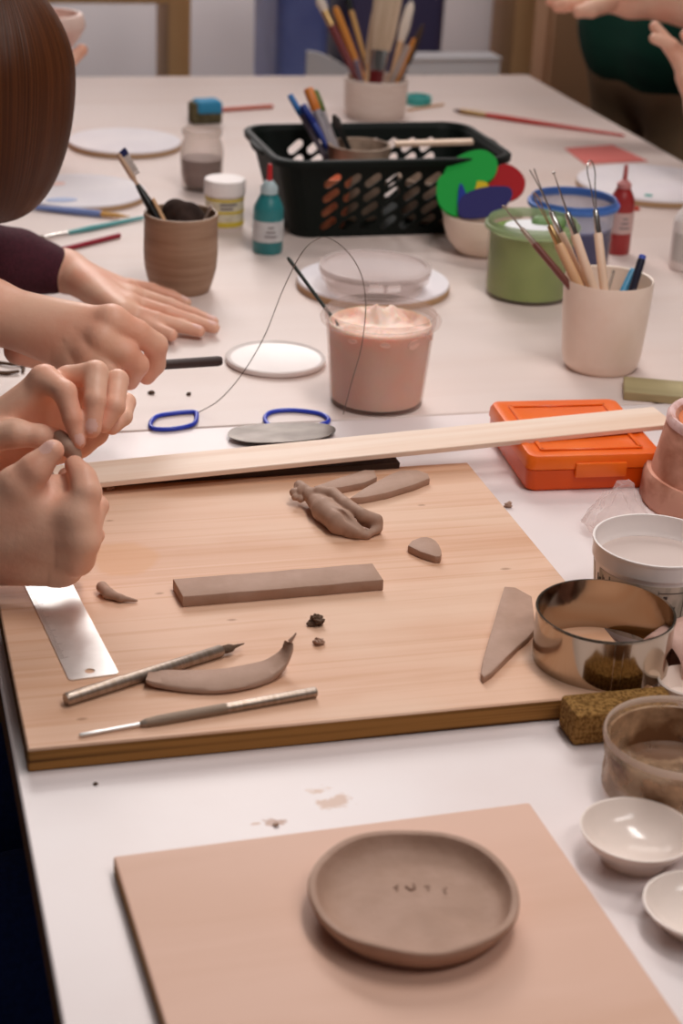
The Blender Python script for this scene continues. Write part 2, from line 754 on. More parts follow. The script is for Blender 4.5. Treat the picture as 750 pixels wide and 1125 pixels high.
floor_mat = mat('floor_concrete', rgb(58, 50, 48), 0.7, spec=.2, var=((2, 2, 2), 5, rgb(44, 38, 36), 0.7))
wall_mat = mat('grey_wall', rgb(205, 196, 198), 0.8, var=((1.2, 1.2, 1.2), 3, rgb(165, 154, 156), 0.6))
brown_wall = mat('brown_wall', rgb(150, 124, 104), 0.8, var=((1.5, 1.5, 1.5), 3, rgb(132, 106, 88), 0.6))
tag(plane_box('floor', -1.6, 3.0, -1.2, 4.9, -0.80, -0.75, floor_mat), kind='structure')
tag(plane_box('wall_back', -1.6, 3.0, 4.8, 4.9, -0.75, 1.95, wall_mat), kind='structure')
tag(plane_box('wall_right', 2.9, 3.0, -1.2, 4.8, -0.75, 1.95, brown_wall), kind='structure')
tag(plane_box('baseboard_back', -1.6, 2.9, 4.785, 4.8, -0.75, -0.66, wall_mat), kind='structure')


def ray_y(x, y, Y):
    a = ray(x, y, 1.0)
    d = a - V(CAM_C)
    return V(CAM_C) + d * (Y / d.y)


# ------------------------------------------------------------------ the two tables, end to end
TX0, TX1, SEAM, TEND = 0.0755, 1.195, 1.4935, 3.11
leg_wood = mat('table_leg_wood', rgb(150, 116, 84), 0.6, var=((30, 30, 3), 3, rgb(120, 88, 60), 0.6))


def work_table(label, y0, y1, top_mat):
    t = thing('work_table', label, 'table', ((TX0 + TX1) / 2, (y0 + y1) / 2, -0.75))
    w, l = TX1 - TX0, y1 - y0
    bm = box(w, l, 0.03, 0.0015, 1)
    for f in bm.faces:
        f.material_index = 0 if f.normal.z > 0.5 else 1
    ob('table_top', bm, [top_mat, ply_edge], t, loc=(0, 0, 0.72))
    for s in (-1, 1):
        ob('apron', box(0.025, l - 0.2, 0.08), leg_wood, t, loc=(s * (w / 2 - 0.06), 0, 0.64))
        ob('apron', box(w - 0.145, 0.025, 0.08), leg_wood, t, loc=(0, s * (l / 2 - 0.0875), 0.64))
        for q in (-1, 1):
            ob('leg', box(0.06, 0.06, 0.64, 0.004), leg_wood, t, loc=(s * (w / 2 - 0.06), q * (l / 2 - 0.09), 0))
    return t


for (qx, qy, sx, sy, cc_) in ((370, 881, .030, .016, (206, 168, 146)), (300, 904, .016, .009, (176, 130, 106)), (350, 868, .018, .010, (212, 178, 158)), (282, 905, .010, .004, (200, 160, 140))):
    pp = P(qx, qy, 0)
    add_patch(laminate, (pp.x - (TX0 + TX1) / 2, pp.y - (SEAM - .05) / 2, 0.03), (sx, sy, 0.05), rgb(*cc_), 0.9, 0.85, 1.1, 1.3, 150)
work_table('white topped table in front, carrying the plywood boards', -0.05, SEAM, laminate)
work_table('pale wood topped table behind, carrying the basket, pots and tubs', SEAM + 0.002, TEND, table_ply)

# ------------------------------------------------------------------ behind the tables
shelf_wood = mat('shelf_wood', rgb(228, 180, 130), 0.6, var=((20, 20, 2), 3, rgb(204, 150, 100), 0.6))
YB = 3.85
pa = ray_y(197, 40, YB)
pb = ray_y(575, 40, YB)
t = thing('shelving_unit', 'bare wooden shelving frame standing behind the far end of the table', 'shelf',
          ((pa.x + pb.x) / 2, YB + 0.2, -0.75))
hw = (pb.x - pa.x) / 2
for sx in (-1, 1):
    ob('upright', box(0.048, 0.15, 2.1, 0.002), shelf_wood, t, loc=(sx * hw, -0.125, 0))
zs = ray_y(150, 3, YB).z + 0.75
for z in (0.12, zs + 0.40):
    ob('shelf_board', box(2 * hw - 0.05, 0.34, 0.03, 0.002), shelf_wood, t, loc=(0, 0.02, z))
ob('side_rail', box(0.9, 0.03, 0.05, 0.002), shelf_wood, t, loc=(-hw - 0.476, -0.2, zs))

blue_plastic = mat('blue_plastic', rgb(128, 142, 204), 0.35, var=((6, 6, 6), 3, rgb(90, 100, 170), 0.8))
navy_plastic = mat('navy_plastic', rgb(84, 78, 116), 0.4)


def crate(label, c, sx, sy, h, m, group=None):
    t = thing('storage_bin', label, 'bin', c, 0)
    out = rrect(sx, sy, 0.03)
    k = 0.9
    def rg(s, z, d=0.0):
        return [(x * s * (1 - d), y * s * (1 - d), z) for x, y in out]
    ob('bin_body', loft([rg(k, 0), rg(k + 0.02, h * 0.2), rg(1, h - 0.02), rg(1.03, h - 0.02), rg(1.03, h), rg(1, h, 0.02),
                         rg(k, 0.006, 0.03)]), m, t)
    ob('handle_lip', box(sx * 0.4, 0.02, 0.02, 0.004), m, t, loc=(0, -sy / 2 * 1.03 - 0.009, h - 0.05))
    return t


c1 = ray_y(322, 40, 4.0)
shelf_z = -0.75 + 0.12 + 0.03
crate('tall light blue plastic storage bin under the shelf behind the table', (c1.x, 4.03, shelf_z), 0.12, 0.27, 0.72, blue_plastic)
c2 = ray_y(405, 40, 4.0)
crate('dark navy plastic storage bin beside the light blue one behind the brush pot', (c2.x + 0.035, 4.03, shelf_z), 0.23, 0.27, 0.74, navy_plastic)

# low bench behind the table with paper and a white carton
bx0, bx1 = ray_y(300, 80, 3.45).x, ray_y(570, 80, 3.45).x
t = thing('low_bench', 'low wooden bench behind the far table end, hidden below a white carton', 'bench', ((bx0 + bx1) / 2, 3.45, -0.75))
ob('seat', box(bx1 - bx0, 0.34, 0.03, 0.003), shelf_wood, t, loc=(0, 0, 0.555))
for sx in (-1, 1):
    for q in (-1, 1):
        ob('leg', box(0.045, 0.045, 0.555, 0.003), shelf_wood, t, loc=(sx * ((bx1 - bx0) / 2 - 0.05), q * 0.13, 0))
paper = mat('paper', rgb(226, 222, 226), 0.8)
grey_print = mat('grey_print', rgb(128, 120, 122), 0.8)
a, b = ray_y(450, 62, 3.42), ray_y(552, 66, 3.42)
cw, ch = b.x - a.x, a.z + 0.155
t = thing('carton', 'long white carton with a grey printed line behind the brush pot', 'box', ((a.x + b.x) / 2, 3.46, -0.165))
ob('carton_body', box(cw, 0.06, ch, 0.003), paper, t)
ob('lid_flap', box(cw * 1.01, 0.063, 0.006, 0.001), paper, t, loc=(0, 0, ch))
bm = bmesh.new()
random.seed(4)
x = -cw * 0.42
while x < cw * 0.42:
    w = random.uniform(0.004, 0.012)
    box(w, 0.0006, random.uniform(0.012, 0.018), 0, 1, bm, (x, -0.0303, ch - 0.045))
    x += w + random.choice((0.003, 0.003, 0.010))
ob('printed_line', bm, grey_print, t, label='grey printed line of letters')
a = ray_y(331, 52, 3.4)
b = ray_y(388, 84, 3.4)
w = b.x - a.x
zt = a.z + 0.165
rings = []
for i in range(9):
    u = i / 8
    h = zt * (1 - 0.30 * u ** 1.6)
    y = 0.02 * math.sin(u * 3)
    rings.append([(u * w, y, 0), (u * w, y - 0.004, h), (u * w, y + 0.002, h + 0.001), (u * w, y + 0.006, 0)])
single('paper_pad', loft(rings), paper, 'white sheet pad standing on edge with a sloping top behind the table end', 'paper',
       (a.x, 3.36, -0.165))

# brown cupboard on the right, behind the standing person
cab_mat = mat('brown_cupboard', rgb(206, 160, 122), 0.7, var=((4, 4, 0.6), 3, rgb(180, 132, 98), 0.6))
a = ray_y(598, 60, 4.3)
t = thing('cupboard', 'plain brown cupboard in shade behind the person in the green shirt', 'cupboard', (a.x + 0.45, 4.5, -0.75))
ob('cupboard_body', box(0.9, 0.4, 1.8, 0.004), cab_mat, t)
for s in (-1, 1):
    d = ob('door', box(0.437, 0.018, 1.72, 0.003), cab_mat, t, loc=(s * 0.221, -0.2095, 0.05))
    ob('handle', box(0.012, 0.02, 0.12, 0.003), dull_metal, d, loc=(-s * 0.18, -0.018, 0.9))

# ------------------------------------------------------------------ plywood boards
BT = 0.016
bl, br, bf, bb = 0.0825, 0.492, 0.951, 1.344
bt = thing('plywood_board', 'large thick plywood board strewn with clay scraps and tools', 'board',
           ((bl + br) / 2, (bf + bb) / 2, 0.0))
bm = box(br - bl, bb - bf, BT, 0.0012, 1)
for f in bm.faces:
    f.material_index = 0 if f.normal.z > 0.5 else 1
st = P(150, 612, BT)
add_patch(board_wood, (st.x - bt.location.x - 0.01, st.y - bt.location.y, BT), (0.045, 0.05, 0.05), rgb(206, 150, 104, K), 0.55, 0.75, 0.9, 0.5, 24)
for (kx, ky, ks) in ((535, 740, 0.006), (175, 652, 0.004), (255, 681, 0.004), (120, 572, 0.004), (463, 555, 0.004), (555, 625, 0.005), (380, 625, 0.003), (90, 790, 0.004)):
    kp = P(kx, ky, BT)
    add_patch(board_wood, (kp.x - bt.location.x, kp.y - bt.location.y, BT), (ks * 1.6, ks * 0.8, 0.05), rgb(150, 100, 66), 0.6, 0.5, 0.9, 0.5, 130)
ob('board_body', bm, [board_wood, ply_edge], bt)

sl, sr, sf, sb, ST = 0.1225, 0.3705, 0.56, 0.845, 0.010
s_t = thing('plywood_board', 'smaller thin plywood board in front holding the clay dish', 'board', ((sl + sr) / 2, (sf + sb) / 2, 0))
bm = box(sr - sl, sb - sf, ST, 0.001, 1)
for f in bm.faces:
    f.material_index = 0 if f.normal.z > 0.5 else 1
s_t.rotation_euler.z = 0.03
ob('board_body', bm, [small_wood, ply_edge], s_t)

# ------------------------------------------------------------------ clay dish on the small board
dc, dr = foot(448, 1068, 205, ST)
zr = 0.0165
R0 = wid(237, dc) / 2 * 0.985
prof = [(0, 0), (R0 * 0.79, 0), (R0 * 0.87, 0.0025), (R0 * 0.965, zr * 0.60), (R0 * 0.995, zr * 0.85), (R0 * 0.985, zr * 0.97), (R0 * 0.955, zr), (R0 * 0.92, zr * 0.95),
        (R0 * 0.890, zr * 0.74), (R0 * 0.85, zr * 0.52), (R0 * 0.80, 0.0068), (R0 * 0.73, 0.0056), (R0 * 0.62, 0.0051), (R0 * 0.4, 0.0050), (0, 0.005)]
dish = thing('clay_dish', 'round shallow raw clay dish with thick uneven rim on the small board', 'dish', (dc.x, dc.y, ST))
ob('dish_body', lathe(prof, 96, 0.012, 3, wobz=0.0022), clay, dish)
imp = mat('pressed_clay', rgb(140, 108, 90), 0.8)
marks = [[(0, 0), (0.003, 0.002), (0.001, -0.002)], [(-0.001, 0.001), (0.001, -0.002), (0.004, -0.001), (0.0045, 0.002)],
         [(0, 0.001), (0.003, 0.001), (0.001, -0.002)], [(0.004, 0.001), (0.002, 0), (0.002, -0.003)]]
for i, st_ in enumerate(marks):
    q = P((433, 448, 467, 484)[i], 974 + (0, -1, 0, 2)[i], ST + 0.0064)
    bm = tube([(q.x - dc.x + a * 0.9, q.y - dc.y + b * 1.2, 0.0052) for a, b in st_], 0.0006, 8)
    ob('stamped_mark', bm, imp, dish, label='small pressed mark in the dish bottom')

# ------------------------------------------------------------------ clay pieces on the large board
def outline_piece(px, z, base=None):
    """outline traced on the board plane -> local points and centre"""
    pts = [P(x, y, z) for x, y in px]
    c = sum(pts, Vector()) / len(pts)
    return [(p.x - c.x, p.y - c.y) for p in pts], c


# flat strip
ct = 0.0085
o_, c_ = outline_piece([(190, 636), (201, 655.5), (421, 637), (409, 618.5)], BT + ct)
bm = prism(o_, 0, ct, 0.0006, 2)
bmesh.ops.subdivide_edges(bm, edges=[e for e in bm.edges if e.calc_length() > 0.05], cuts=14)
for v in bm.verts:
    v.co.z += 0.0005 * noise.noise((v.co.x * 50, v.co.y * 60, 0)) if v.co.z > 0.004 else 0
    v.co.y += 0.0006 * noise.noise((v.co.x * 60, 4, v.co.z * 60))
single('clay_strip', bm, clay, 'long flat rectangular strip of clay in the middle of the large board', 'clay', (c_.x, c_.y, BT), smooth=30)


def slab(name, label, px, th, loc_z=BT, m=clay, bev=0.0008, sm=0):
    o_, c_ = outline_piece(px, loc_z + th)
    if sm:
        o_ = smooth2d(o_, sm)
    bm = prism(o_, 0, th, bev, 2)
    return single(name, bm, m, label, 'clay', (c_.x, c_.y, loc_z), smooth=30)


slab('clay_offcut', 'small half round clay offcut lying alone right of the strip', [(448, 599), (462, 590), (474, 591), (482, 598), (485, 608), (478, 611)], 0.006, sm=2)
slab('clay_offcut', 'pointed sail shaped clay offcut beside the steel ring',
     [(554, 644), (566, 645), (584, 655), (588, 690), (580, 700), (570, 708), (556, 722), (540, 738), (531, 744), (528, 739), (531, 722), (540, 692), (547, 668)], 0.005)
slab('clay_offcut', 'long leaf shaped clay offcut at the board back edge, behind the folded lump',
     [(384, 547), (400, 536), (428, 521), (440, 516.5), (458, 516), (470, 520), (472, 525), (455, 532), (425, 541), (400, 546)], 0.006)
slab('clay_offcut', 'narrow clay offcut lying behind the folded clay lump',
     [(345, 534), (372, 525), (400, 516), (411, 516), (414, 524), (400, 530), (375, 535), (352, 537)], 0.006)


def soft_thing(name, label, cat, softs, m, group=None):
    o = soft_ob(name, softs, m)
    me = o.data
    n = len(me.vertices)
    co = np.zeros(n * 3)
    me.vertices.foreach_get('co', co)
    co = co.reshape(-1, 3)
    c = (co.min(0) + co.max(0)) / 2
    c[2] = co[:, 2].min()
    me.vertices.foreach_set('co', (co - c).ravel())
    me.update()
    o.location = V(c)
    return tag(o, label, cat, group)


# folded lump with a rolled ridge, an open mouth and a curled tail
def bz(x, y, z):
    return P(x, y, BT + z)


s = Soft(0.0009)
s.chain([bz(344, 547, .0075), bz(356, 560, .0085), bz(374, 574, .0080), bz(392, 584, .0050)], [.0066, .0095, .0100, .0058], .003)
s.chain([bz(366, 570, .004), bz(384, 586, .0028), bz(402, 588, .0026), bz(413, 582, .0040)], [.005, .0034, .0030, .0034], .003)
s.chain([bz(341, 543, .0105), bz(352, 541, .0145), bz(366, 543, .0165), bz(380, 554, .0160), bz(398, 566, .0135), bz(414, 571, .0105)], [.0048, .0050, .0050, .0050, .0050, .0046], .0016)
s.chain([bz(400, 570, .0080), bz(413, 577, .0060), bz(414, 580, .0045)], [.0060, .0045, .0040], .003)
s.chain([bz(366, 556, .0190), bz(382, 569, .0150), bz(402, 580, .0105), bz(420, 588, .0080)], [.0010, .0022, .0036, .0052], .0022)
s.pr[-3:] = [p[:6] + (True,) + p[7:] for p in s.pr[-3:]]
s.chain([bz(350, 548, .009), bz(342, 545, .010), bz(334, 538, .012), bz(329, 534, .012)], [.0065, .0055, .0045, .0048], .002)
s.ball(bz(331, 540, .011), .0046, .001)
s.ball(bz(323, 541, .010), .0038, .0006)
s.ball(bz(324, 546, .008), .0030, .0006)
s.ball(bz(330, 548, .007), .0032, .0008)
s.ball(bz(326, 537, .011), .0028, .0008)
soft_thing('clay_lump', 'folded and twisted lump of clay near the back of the board', 'clay', [s], clay)

# curved peel beside the knife
FN = [((163, 738), (160, 747), .0075, .0035), ((172, 736), (168, 750), .0062, .0045), ((190, 735), (188, 753), .0055, .005), ((215, 735), (212, 756), .0052, .0052), ((245, 733), (245, 756.5), .0052, .0052),
      ((270, 729), (276, 751), .0054, .0054), ((290, 724), (298, 743), .0058, .0056), ((303, 717), (311, 733), .0085, .0055), ((309, 711), (318, 722), .0125, .005), ((311, 706), (322, 712), .0165, .0045),
      ((312, 703), (322, 706), .0190, .003)]
rings = []
for (fa, na, zt, th) in FN:
    A, B = P(fa[0], fa[1], BT + zt), P(na[0], na[1], BT + zt * .92)
    d = B - A
    zl = max(.0002, zt - th)
    rings.append([A + Vector((0, 0, -.0012)), A.lerp(B, .06), A.lerp(B, .5) + Vector((0, 0, -.0004)), A.lerp(B, .94), B + Vector((0, 0, -.0012)),
                  Vector((A.lerp(B, 1.0).x, A.lerp(B, 1.0).y, BT + zl + .0012)), Vector((A.lerp(B, .9).x, A.lerp(B, .9).y, BT + zl)), Vector((A.lerp(B, .1).x, A.lerp(B, .1).y, BT + zl)), Vector((A.x, A.y, BT + zl + .001))])
pc0 = P(240, 744, BT)
rs, n9 = [], len(rings[0])
cols = [spline([r[k] for r in rings], [1] * len(rings), 5)[0] for k in range(n9)]
bm = loft([[cols[k][i] - pc0 + Vector((0, 0, .0004 * noise.noise(cols[k][i] * 120))) for k in range(n9)] for i in range(len(cols[0]))])
e0 = P(318, 705, BT + .0185) - pc0
tube([e0, e0 + Vector((.0025, 0, .003)), e0 + Vector((.0045, .001, .0055))], [.0016, .0010, .0005], 8, bm)
single('clay_peel', bm, clay, 'curved tongue of clay with an upturned end, resting by the craft knife', 'clay', pc0, smooth=50)

s = Soft(0.0008)
s.chain([bz(112, 645, .005), bz(119, 652, .004), bz(132, 657, .003), (bz(150, 660, .0015))], [.0042, .0038, .0026, .001], .002)
soft_thing('clay_curl', 'small tapering curl of clay right of the steel ruler', 'clay', [s], clay)


def crumb(label, x, y, r, z, m=clay, seed=0, sq=1.0):
    c = P(x, y, z)
    bm = bmesh.new()
    bmesh.ops.create_icosphere(bm, subdivisions=4, radius=1)
    o1 = Vector((seed * 3.1, seed * 1.7, seed))
    for v in bm.verts:
        d = v.co.normalized()
        k = .78 + .42 * noise.noise(d * 1.4 + o1) + .30 * noise.noise(d * 3.0 + o1) + .12 * noise.noise(d * 7 + o1)
        v.co = Vector((d.x * k, d.y * k * .85, max(-.42, d.z * k * .75 * (.5 + .5 * sq)) + .42)) * r
    return single('clay_crumb', bm, m, label, 'clay', (c.x, c.y, z + .0001), smooth=35)


crumb('crumbly dark clay crumb in front of the clay strip, the larger of two', 347, 686, 0.0065, BT, clay_dark, 1)
crumb('small clay crumb just in front of the larger crumb', 350, 708, 0.0042, BT, clay, 2)
crumb('tiny clay pellet on the board under the wooden strip, near the fingers', 121, 538, 0.0042, BT, clay, 3)
crumb('small brown clay pebble on the white table between board and orange box', 558, 557, 0.0042, 0, clay, 4)
crumb('tiny dark crumb on the pale table below the dark rod', 207, 434, 0.0028, 0, clay_dark, 5, 0.5)
crumb('tiny dark crumb on the pale table, further right below the dark rod', 166, 433, 0.0036, 0, clay_dark, 6, 0.5)
crumb('bright orange red crumb beside the red paint bottle', 699, 231, 0.0048, 0, mat('orange_red', rgb(216, 70, 40), 0.5), 7)
crumb('tiny brown crumb on the white table left of the small board, below the large board', 105, 862, 0.0016, 0, clay_dark, 8, 0.5)
crumb('tiny brown crumb on the white table at the back edge of the small board', 303, 907, 0.0020, 0, clay, 10, 0.4)

# wire-like clay trimmings at the far left
s = Soft(0.0007)
s.chain([P(-4, 398, .002), P(12, 400, .003), P(26, 400, .002), P(25, 408, .002)], [.0018, .0016, .0020, .0016], .001)
soft_thing('clay_trimming', 'thin bent clay trimming on the pale table behind the pinching hands, the upper of two', 'clay', [s], clay_dark)
s = Soft(0.0007)
s.chain([P(-6, 409, .002), P(8, 410, .002), P(20, 408, .003)], [.0018, .0020, .0016], .001)
soft_thing('clay_trimming', 'thin straight clay trimming on the pale table behind the pinching hands, the lower of two', 'clay', [s], clay_dark)

# ------------------------------------------------------------------ tools on the large board
q = [P(x, y, BT + 0.001) for x, y in ((76, 747), (131, 740), (92, 621), (45, 630))]
ex = (q[1] - q[0]).normalized()
w = (q[1] - q[0]).length
ey = Vector((-ex.y, ex.x, 0))
ln = 0.205
t = thing('ruler', 'bright steel ruler with a hole, lying on the board under the hand', 'ruler',
          (q[0].x + ex.x * w / 2, q[0].y + ex.y * w / 2, BT + 0.0001), math.atan2(ex.y, ex.x) + 0.02)
o_ = [(x, y + ln / 2) for x, y in rrect(w, ln, 0.003)]
hp = P(102, 735, BT)
ob('blade', prism(o_, 0, 0.0009, holes=[circle(0.0034, 20, (-0.001, 0.0085))]), bright_steel, t, smooth=30)
bm = bmesh.new()
for i in range(70):
    L_ = 0.006 if i % 10 == 0 else (0.0045 if i % 5 == 0 else 0.003)
    box(L_, 0.00022, 0.00005, 0, 1, bm, (-w / 2 + L_ / 2 + 0.0005, 0.03 + i * 0.002, 0.0009))
ob('graduation', bm, mat('etched', rgb(120, 108, 100), 0.6), t)


def on_board(x, y, z):
    return P(x, y, BT + z)


kr = 0.0042
a, b = on_board(72, 768.5, kr), on_board(268, 707, kr)
rod_thing('craft_knife', 'silver craft knife with a clay caked blade lying across the board', 'knife', a, b, [
    ('handle', dull_metal, [(0, kr * .9), (.01, kr), (.30, kr), (.31, kr * .95), (.86, kr), (.87, kr * .8)], 1, None),
    ('collar', dull_metal, [(.01, kr * 1.02), (.05, kr * 1.03), (.30, kr * 1.03), (.305, kr)], 1, 'smooth shiny collar of the handle'),
    ('blade', clay_dark, [(.86, kr * .75), (.885, kr * .95), (.92, kr * .9), (.94, kr * .45), (1, kr * .12)], 0.6, 'blade caked in dark clay')])
nr = 0.0034
a, b = on_board(87, 808, 0.0014), on_board(347, 760, nr)
rod_thing('needle_tool', 'thin silver needle tool at the front of the board', 'needle tool', a, b, [
    ('handle', dull_metal, [(.245, nr * .45), (.265, nr * .8), (.33, nr), (.36, nr), (.99, nr), (1, nr * .92)], 1, None),
    ('grip', mat('knurled_grip', rgb(150, 128, 110), 0.6, 0.3, bump=((900, 900, 900), 0.5, 0.001)), [(.27, nr * .85), (.33, nr * 1.06), (.60, nr * 1.05), (.61, nr)], 1, 'dull knurled grip'),
    ('needle', bright_steel, [(0, nr * .25), (.01, nr * .42), (.08, nr * .42), (.09, nr * .36), (.25, nr * .42)], 1, None)])

# ------------------------------------------------------------------ wooden strip, dark strip and the orange box
OBH = 0.032
A_, B_ = P(577, 541, 0), P(705, 537, 0)
ex = (B_ - A_).normalized()
ey = Vector((-ex.y, ex.x, 0))
bw = (P(718, 487, OBH) - P(571, 492, OBH)).length
bd = 0.134
oc = A_ + ex * bw / 2 + ey * bd / 2
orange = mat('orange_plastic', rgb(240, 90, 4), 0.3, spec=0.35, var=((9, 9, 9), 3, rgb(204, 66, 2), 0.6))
orange_lit = mat('orange_plastic_lit', rgb(250, 116, 34), 0.3, spec=0.4, var=((16, 16, 16), 3, rgb(236, 92, 16), 0.6))  # same orange plastic, lightened so the colour carries the light on top
t = thing('plastic_box', 'orange translucent plastic box under the end of the wooden strip', 'box', (oc.x, oc.y, 0), math.atan2(ex.y, ex.x))
def rg(w_, d_, z, r=0.008):
    return [(x, y, z) for x, y in rrect(w_, d_, r, 4)]
ob('box_base', loft([rg(bw - .006, bd - .006, 0), rg(bw - .002, bd - .002, .002), rg(bw - .001, bd - .001, .019), rg(bw - .004, bd - .004, .019)]), orange, t)
ob('lid', loft([rg(bw - .001, bd - .001, .0195), rg(bw + .001, bd + .001, .0205), rg(bw, bd, .028), rg(bw - .004, bd - .004, .0315), rg(bw - .012, bd - .012, .0322),
                rg(bw - .020, bd - .020, .0312)]), orange_lit, t)
l_ = ob('latch', box(0.045, 0.004, 0.013, 0.0015), orange_lit, t, loc=(0.004, -bd / 2 - 0.0015, 0.013))
for s in (-1, 1):
    ob('hinge', tube([(s * .03 - .012, bd / 2 + .002, .0195), (s * .03 + .012, bd / 2 + .002, .0195)], .003, 10), orange, t)
bm = bmesh.new()
for s in (-1, 1):
    box(0.004, bd - .03, 0.0015, 0.0006, 1, bm, (s * (bw / 2 - .016), 0, .0312))
    box(bw - .03, 0.004, 0.0015, 0.0006, 1, bm, (0, s * (bd / 2 - .016), .0312))
ob('raised_border', bm, orange_lit, t)

za, zb = BT + 0.006, OBH + 0.0016
a1, a2 = P(60, 513, za + .004), P(60, 535, za + .004)
b1, b2 = P(728, 446, zb + .004), P(732, 467.5, zb + .004)
ca, cb = (a1 + a2) / 2, (b1 + b2) / 2
ca.z, cb.z = za, zb
d = cb - ca
L = d.length
wd = 0.5 * ((a1 - a2).length + (b1 - b2).length) * 0.97
t = single('wooden_strip', box(L, wd, 0.0045, 0.0006, 1, None, (L / 2, 0, 0)), strip_wood,
           'long pale wooden strip leaning from the large board onto the orange box', 'wood strip', ca)
t.rotation_euler = (0, -math.atan2(d.z, math.hypot(d.x, d.y)), math.atan2(d.y, d.x))
a, b = P(95, 528, BT + .006), P(439, 507, BT + .006)
d = b - a
single('wooden_strip', box(d.length, 0.022, 0.0055, 0.0005, 1, None, (d.length / 2, 0.010, 0)), dark_wood,
       'short dark brown strip hidden under the long pale strip at the back of the board', 'wood strip', (a.x, a.y, BT), math.atan2(d.y, d.x))

# oval steel rib and greenish stick on the table
o_, c_ = outline_piece([(250, 476), (262, 468.5), (300, 465), (340, 464), (362, 467), (368.5, 473), (355, 480.5), (320, 485), (280, 486), (258, 482.5)], 0.005)
rib_mat = mat('worn_steel_rib', rgb(112, 104, 98), 0.4, metal=0.9, var=((30, 60, 30), 3, rgb(78, 70, 64), 0.8))
single('steel_rib', prism(smooth2d(o_, 5), 0, 0.0008), rib_mat, 'thin oval grey steel rib lying where the two tables meet', 'rib', (c_.x, c_.y, 0.0043))
olive = mat('olive_wood', rgb(176, 160, 118, K), 0.6, var=((6, 40, 40), 3, rgb(150, 132, 92), 0.6))
a, b = P(684, 431, 0), P(800, 441, 0)
d = b - a
single('wooden_stick', box(d.length, 0.045, 0.009, 0.001, 1, None, (d.length / 2, 0.0, 0)), olive,
       'flat olive coloured wooden stick on the pale table behind the terracotta pot', 'stick', (a.x, a.y, 0), math.atan2(d.y, d.x))
# ------------------------------------------------------------------ steel ring on the board edge
rc, rr = foot(655, 759, 149, BT)
rc = Vector((rc.x, rc.y, BT))
R1 = wid(152, Vector((rc.x, rc.y, .05))) / 2
rz = zat(rc, 638, -R1) - BT
ring = thing('ring_cutter', 'round polished steel ring cutter standing on the right edge of the large board', 'ring cutter', rc)
th = 0.0008
bm = lathe([(R1 - th, 0), (R1, 0), (R1, rz), (R1 - th, rz), (R1 - th, 0)], 96)
ob('band', bm, steel, ring)
ob('rolled_rim', lathe([(R1 + .0008, rz - .001), (R1 + .0005, rz + .0003), (R1 - .0010, rz + .0003), (R1 - .0010, rz - .001), (R1 + .0005, rz - .001)], 96), steel, ring)
a = math.atan2(-0.95, -0.18)
ob('seam', box(0.006, 0.0012, rz - 0.002, 0.0003, 1, None, (0, 0, 0)), steel, ring, loc=(R1 * math.cos(a), R1 * math.sin(a), 0.001), rotz=a + math.pi / 2)

# ------------------------------------------------------------------ right hand side, front table
# white yoghurt tub
tc, tr = foot(706, 712, 116)
R = wid(140, Vector((tc.x, tc.y, .07))) / 2
tz = zat(tc, 622, R)
tub = thing('plastic_tub', 'open white plastic tub with dark printing behind the steel ring', 'tub', tc)
ob('tub_body', lathe([(0, 0), (tr * .97, 0), (tr, .002), (R * .95, tz - .013), (R * .985, tz - .0125), (R * .985, tz - .011), (R * .985, tz - .002), (R, tz - .0015), (R, tz),
                      (R * .965, tz), (R * .955, tz - .002), (R * .935, tz - .012), (R * .90, tz - .014), (R * .88, tz - .016), (tr * .9, .003), (0, .003)], 96), white_plastic, tub)
label_mat = mat('tub_label', rgb(205, 188, 172, K), 0.5, var=((60, 60, 14), 4, rgb(150, 140, 120), 0.8, 0.5, 0.6))
def wrap(a0, a1, z0, z1, r0, r1, n=16, t=0.0004, bm=None):
    bm = bm or bmesh.new()
    A = []
    for i in range(n + 1):
        a = a0 + (a1 - a0) * i / n
        c, s = math.cos(a), math.sin(a)
        A.append([bm.verts.new(((r0 + d) * c, (r0 + d) * s, z0)) for d in (-t, t)] + [bm.verts.new(((r1 + d) * c, (r1 + d) * s, z1)) for d in (t, -t)])
    for p, q in zip(A, A[1:]):
        for i in range(4):
            j = (i + 1) % 4
            bm.faces.new((p[i], p[j], q[j], q[i]))
    bm.faces.new(A[0])
    bm.faces.new(A[-1][::-1])
    return bm
def rad_at(z):
    return tr + (R * .95 - tr) * (z - .002) / (tz - .015)
ob('label', wrap(-math.pi * .98, math.pi * .95, .006, tz - .017, rad_at(.006), rad_at(tz - .017), 72, .0003), label_mat, tub, label='printed paper band')
ink = mat('dark_print', rgb(70, 58, 54), 0.6)
bm = bmesh.new()
random.seed(11)
for (ac, zz0, zz1, wd_) in [(-1.78, .010, tz - .026, .07), (-1.68, .012, tz - .03, .04), (-1.60, .016, tz - .034, .03), (-1.30, .012, tz - .03, .05)]:
    z = zz0
    while z < zz1:
        hh = random.uniform(.0012, .003)
        wrap(ac - wd_ * random.uniform(.5, 1) / 2, ac + wd_ / 2, z, z + hh, rad_at(z) + .0004, rad_at(z + hh) + .0004, 2, .0002, bm)
        z += hh + random.choice((.0007, .0007, .0022))
for i in range(16):
    a = -3.15 + i * .035
    if random.random() < .8:
        z = tz - .030 + random.uniform(-.002, .002)
        wrap(a, a + .028, z, z + random.uniform(.004, .010), rad_at(z) + .0004, rad_at(z + .006) + .0004, 2, .0002, bm)
for a in (-2.25, -1.90, -1.45):
    wrap(a, a + .008, .008, tz - .02, rad_at(.008) + .0004, rad_at(tz - .02) + .0004, 2, .0002, bm)
wrap(-1.90, -1.45, tz - .022, tz - .0215, rad_at(tz - .022) + .0004, rad_at(tz - .0215) + .0004, 16, .0002, bm)
ob('printing', bm, ink, tub, label='dark printed lettering running up the side')

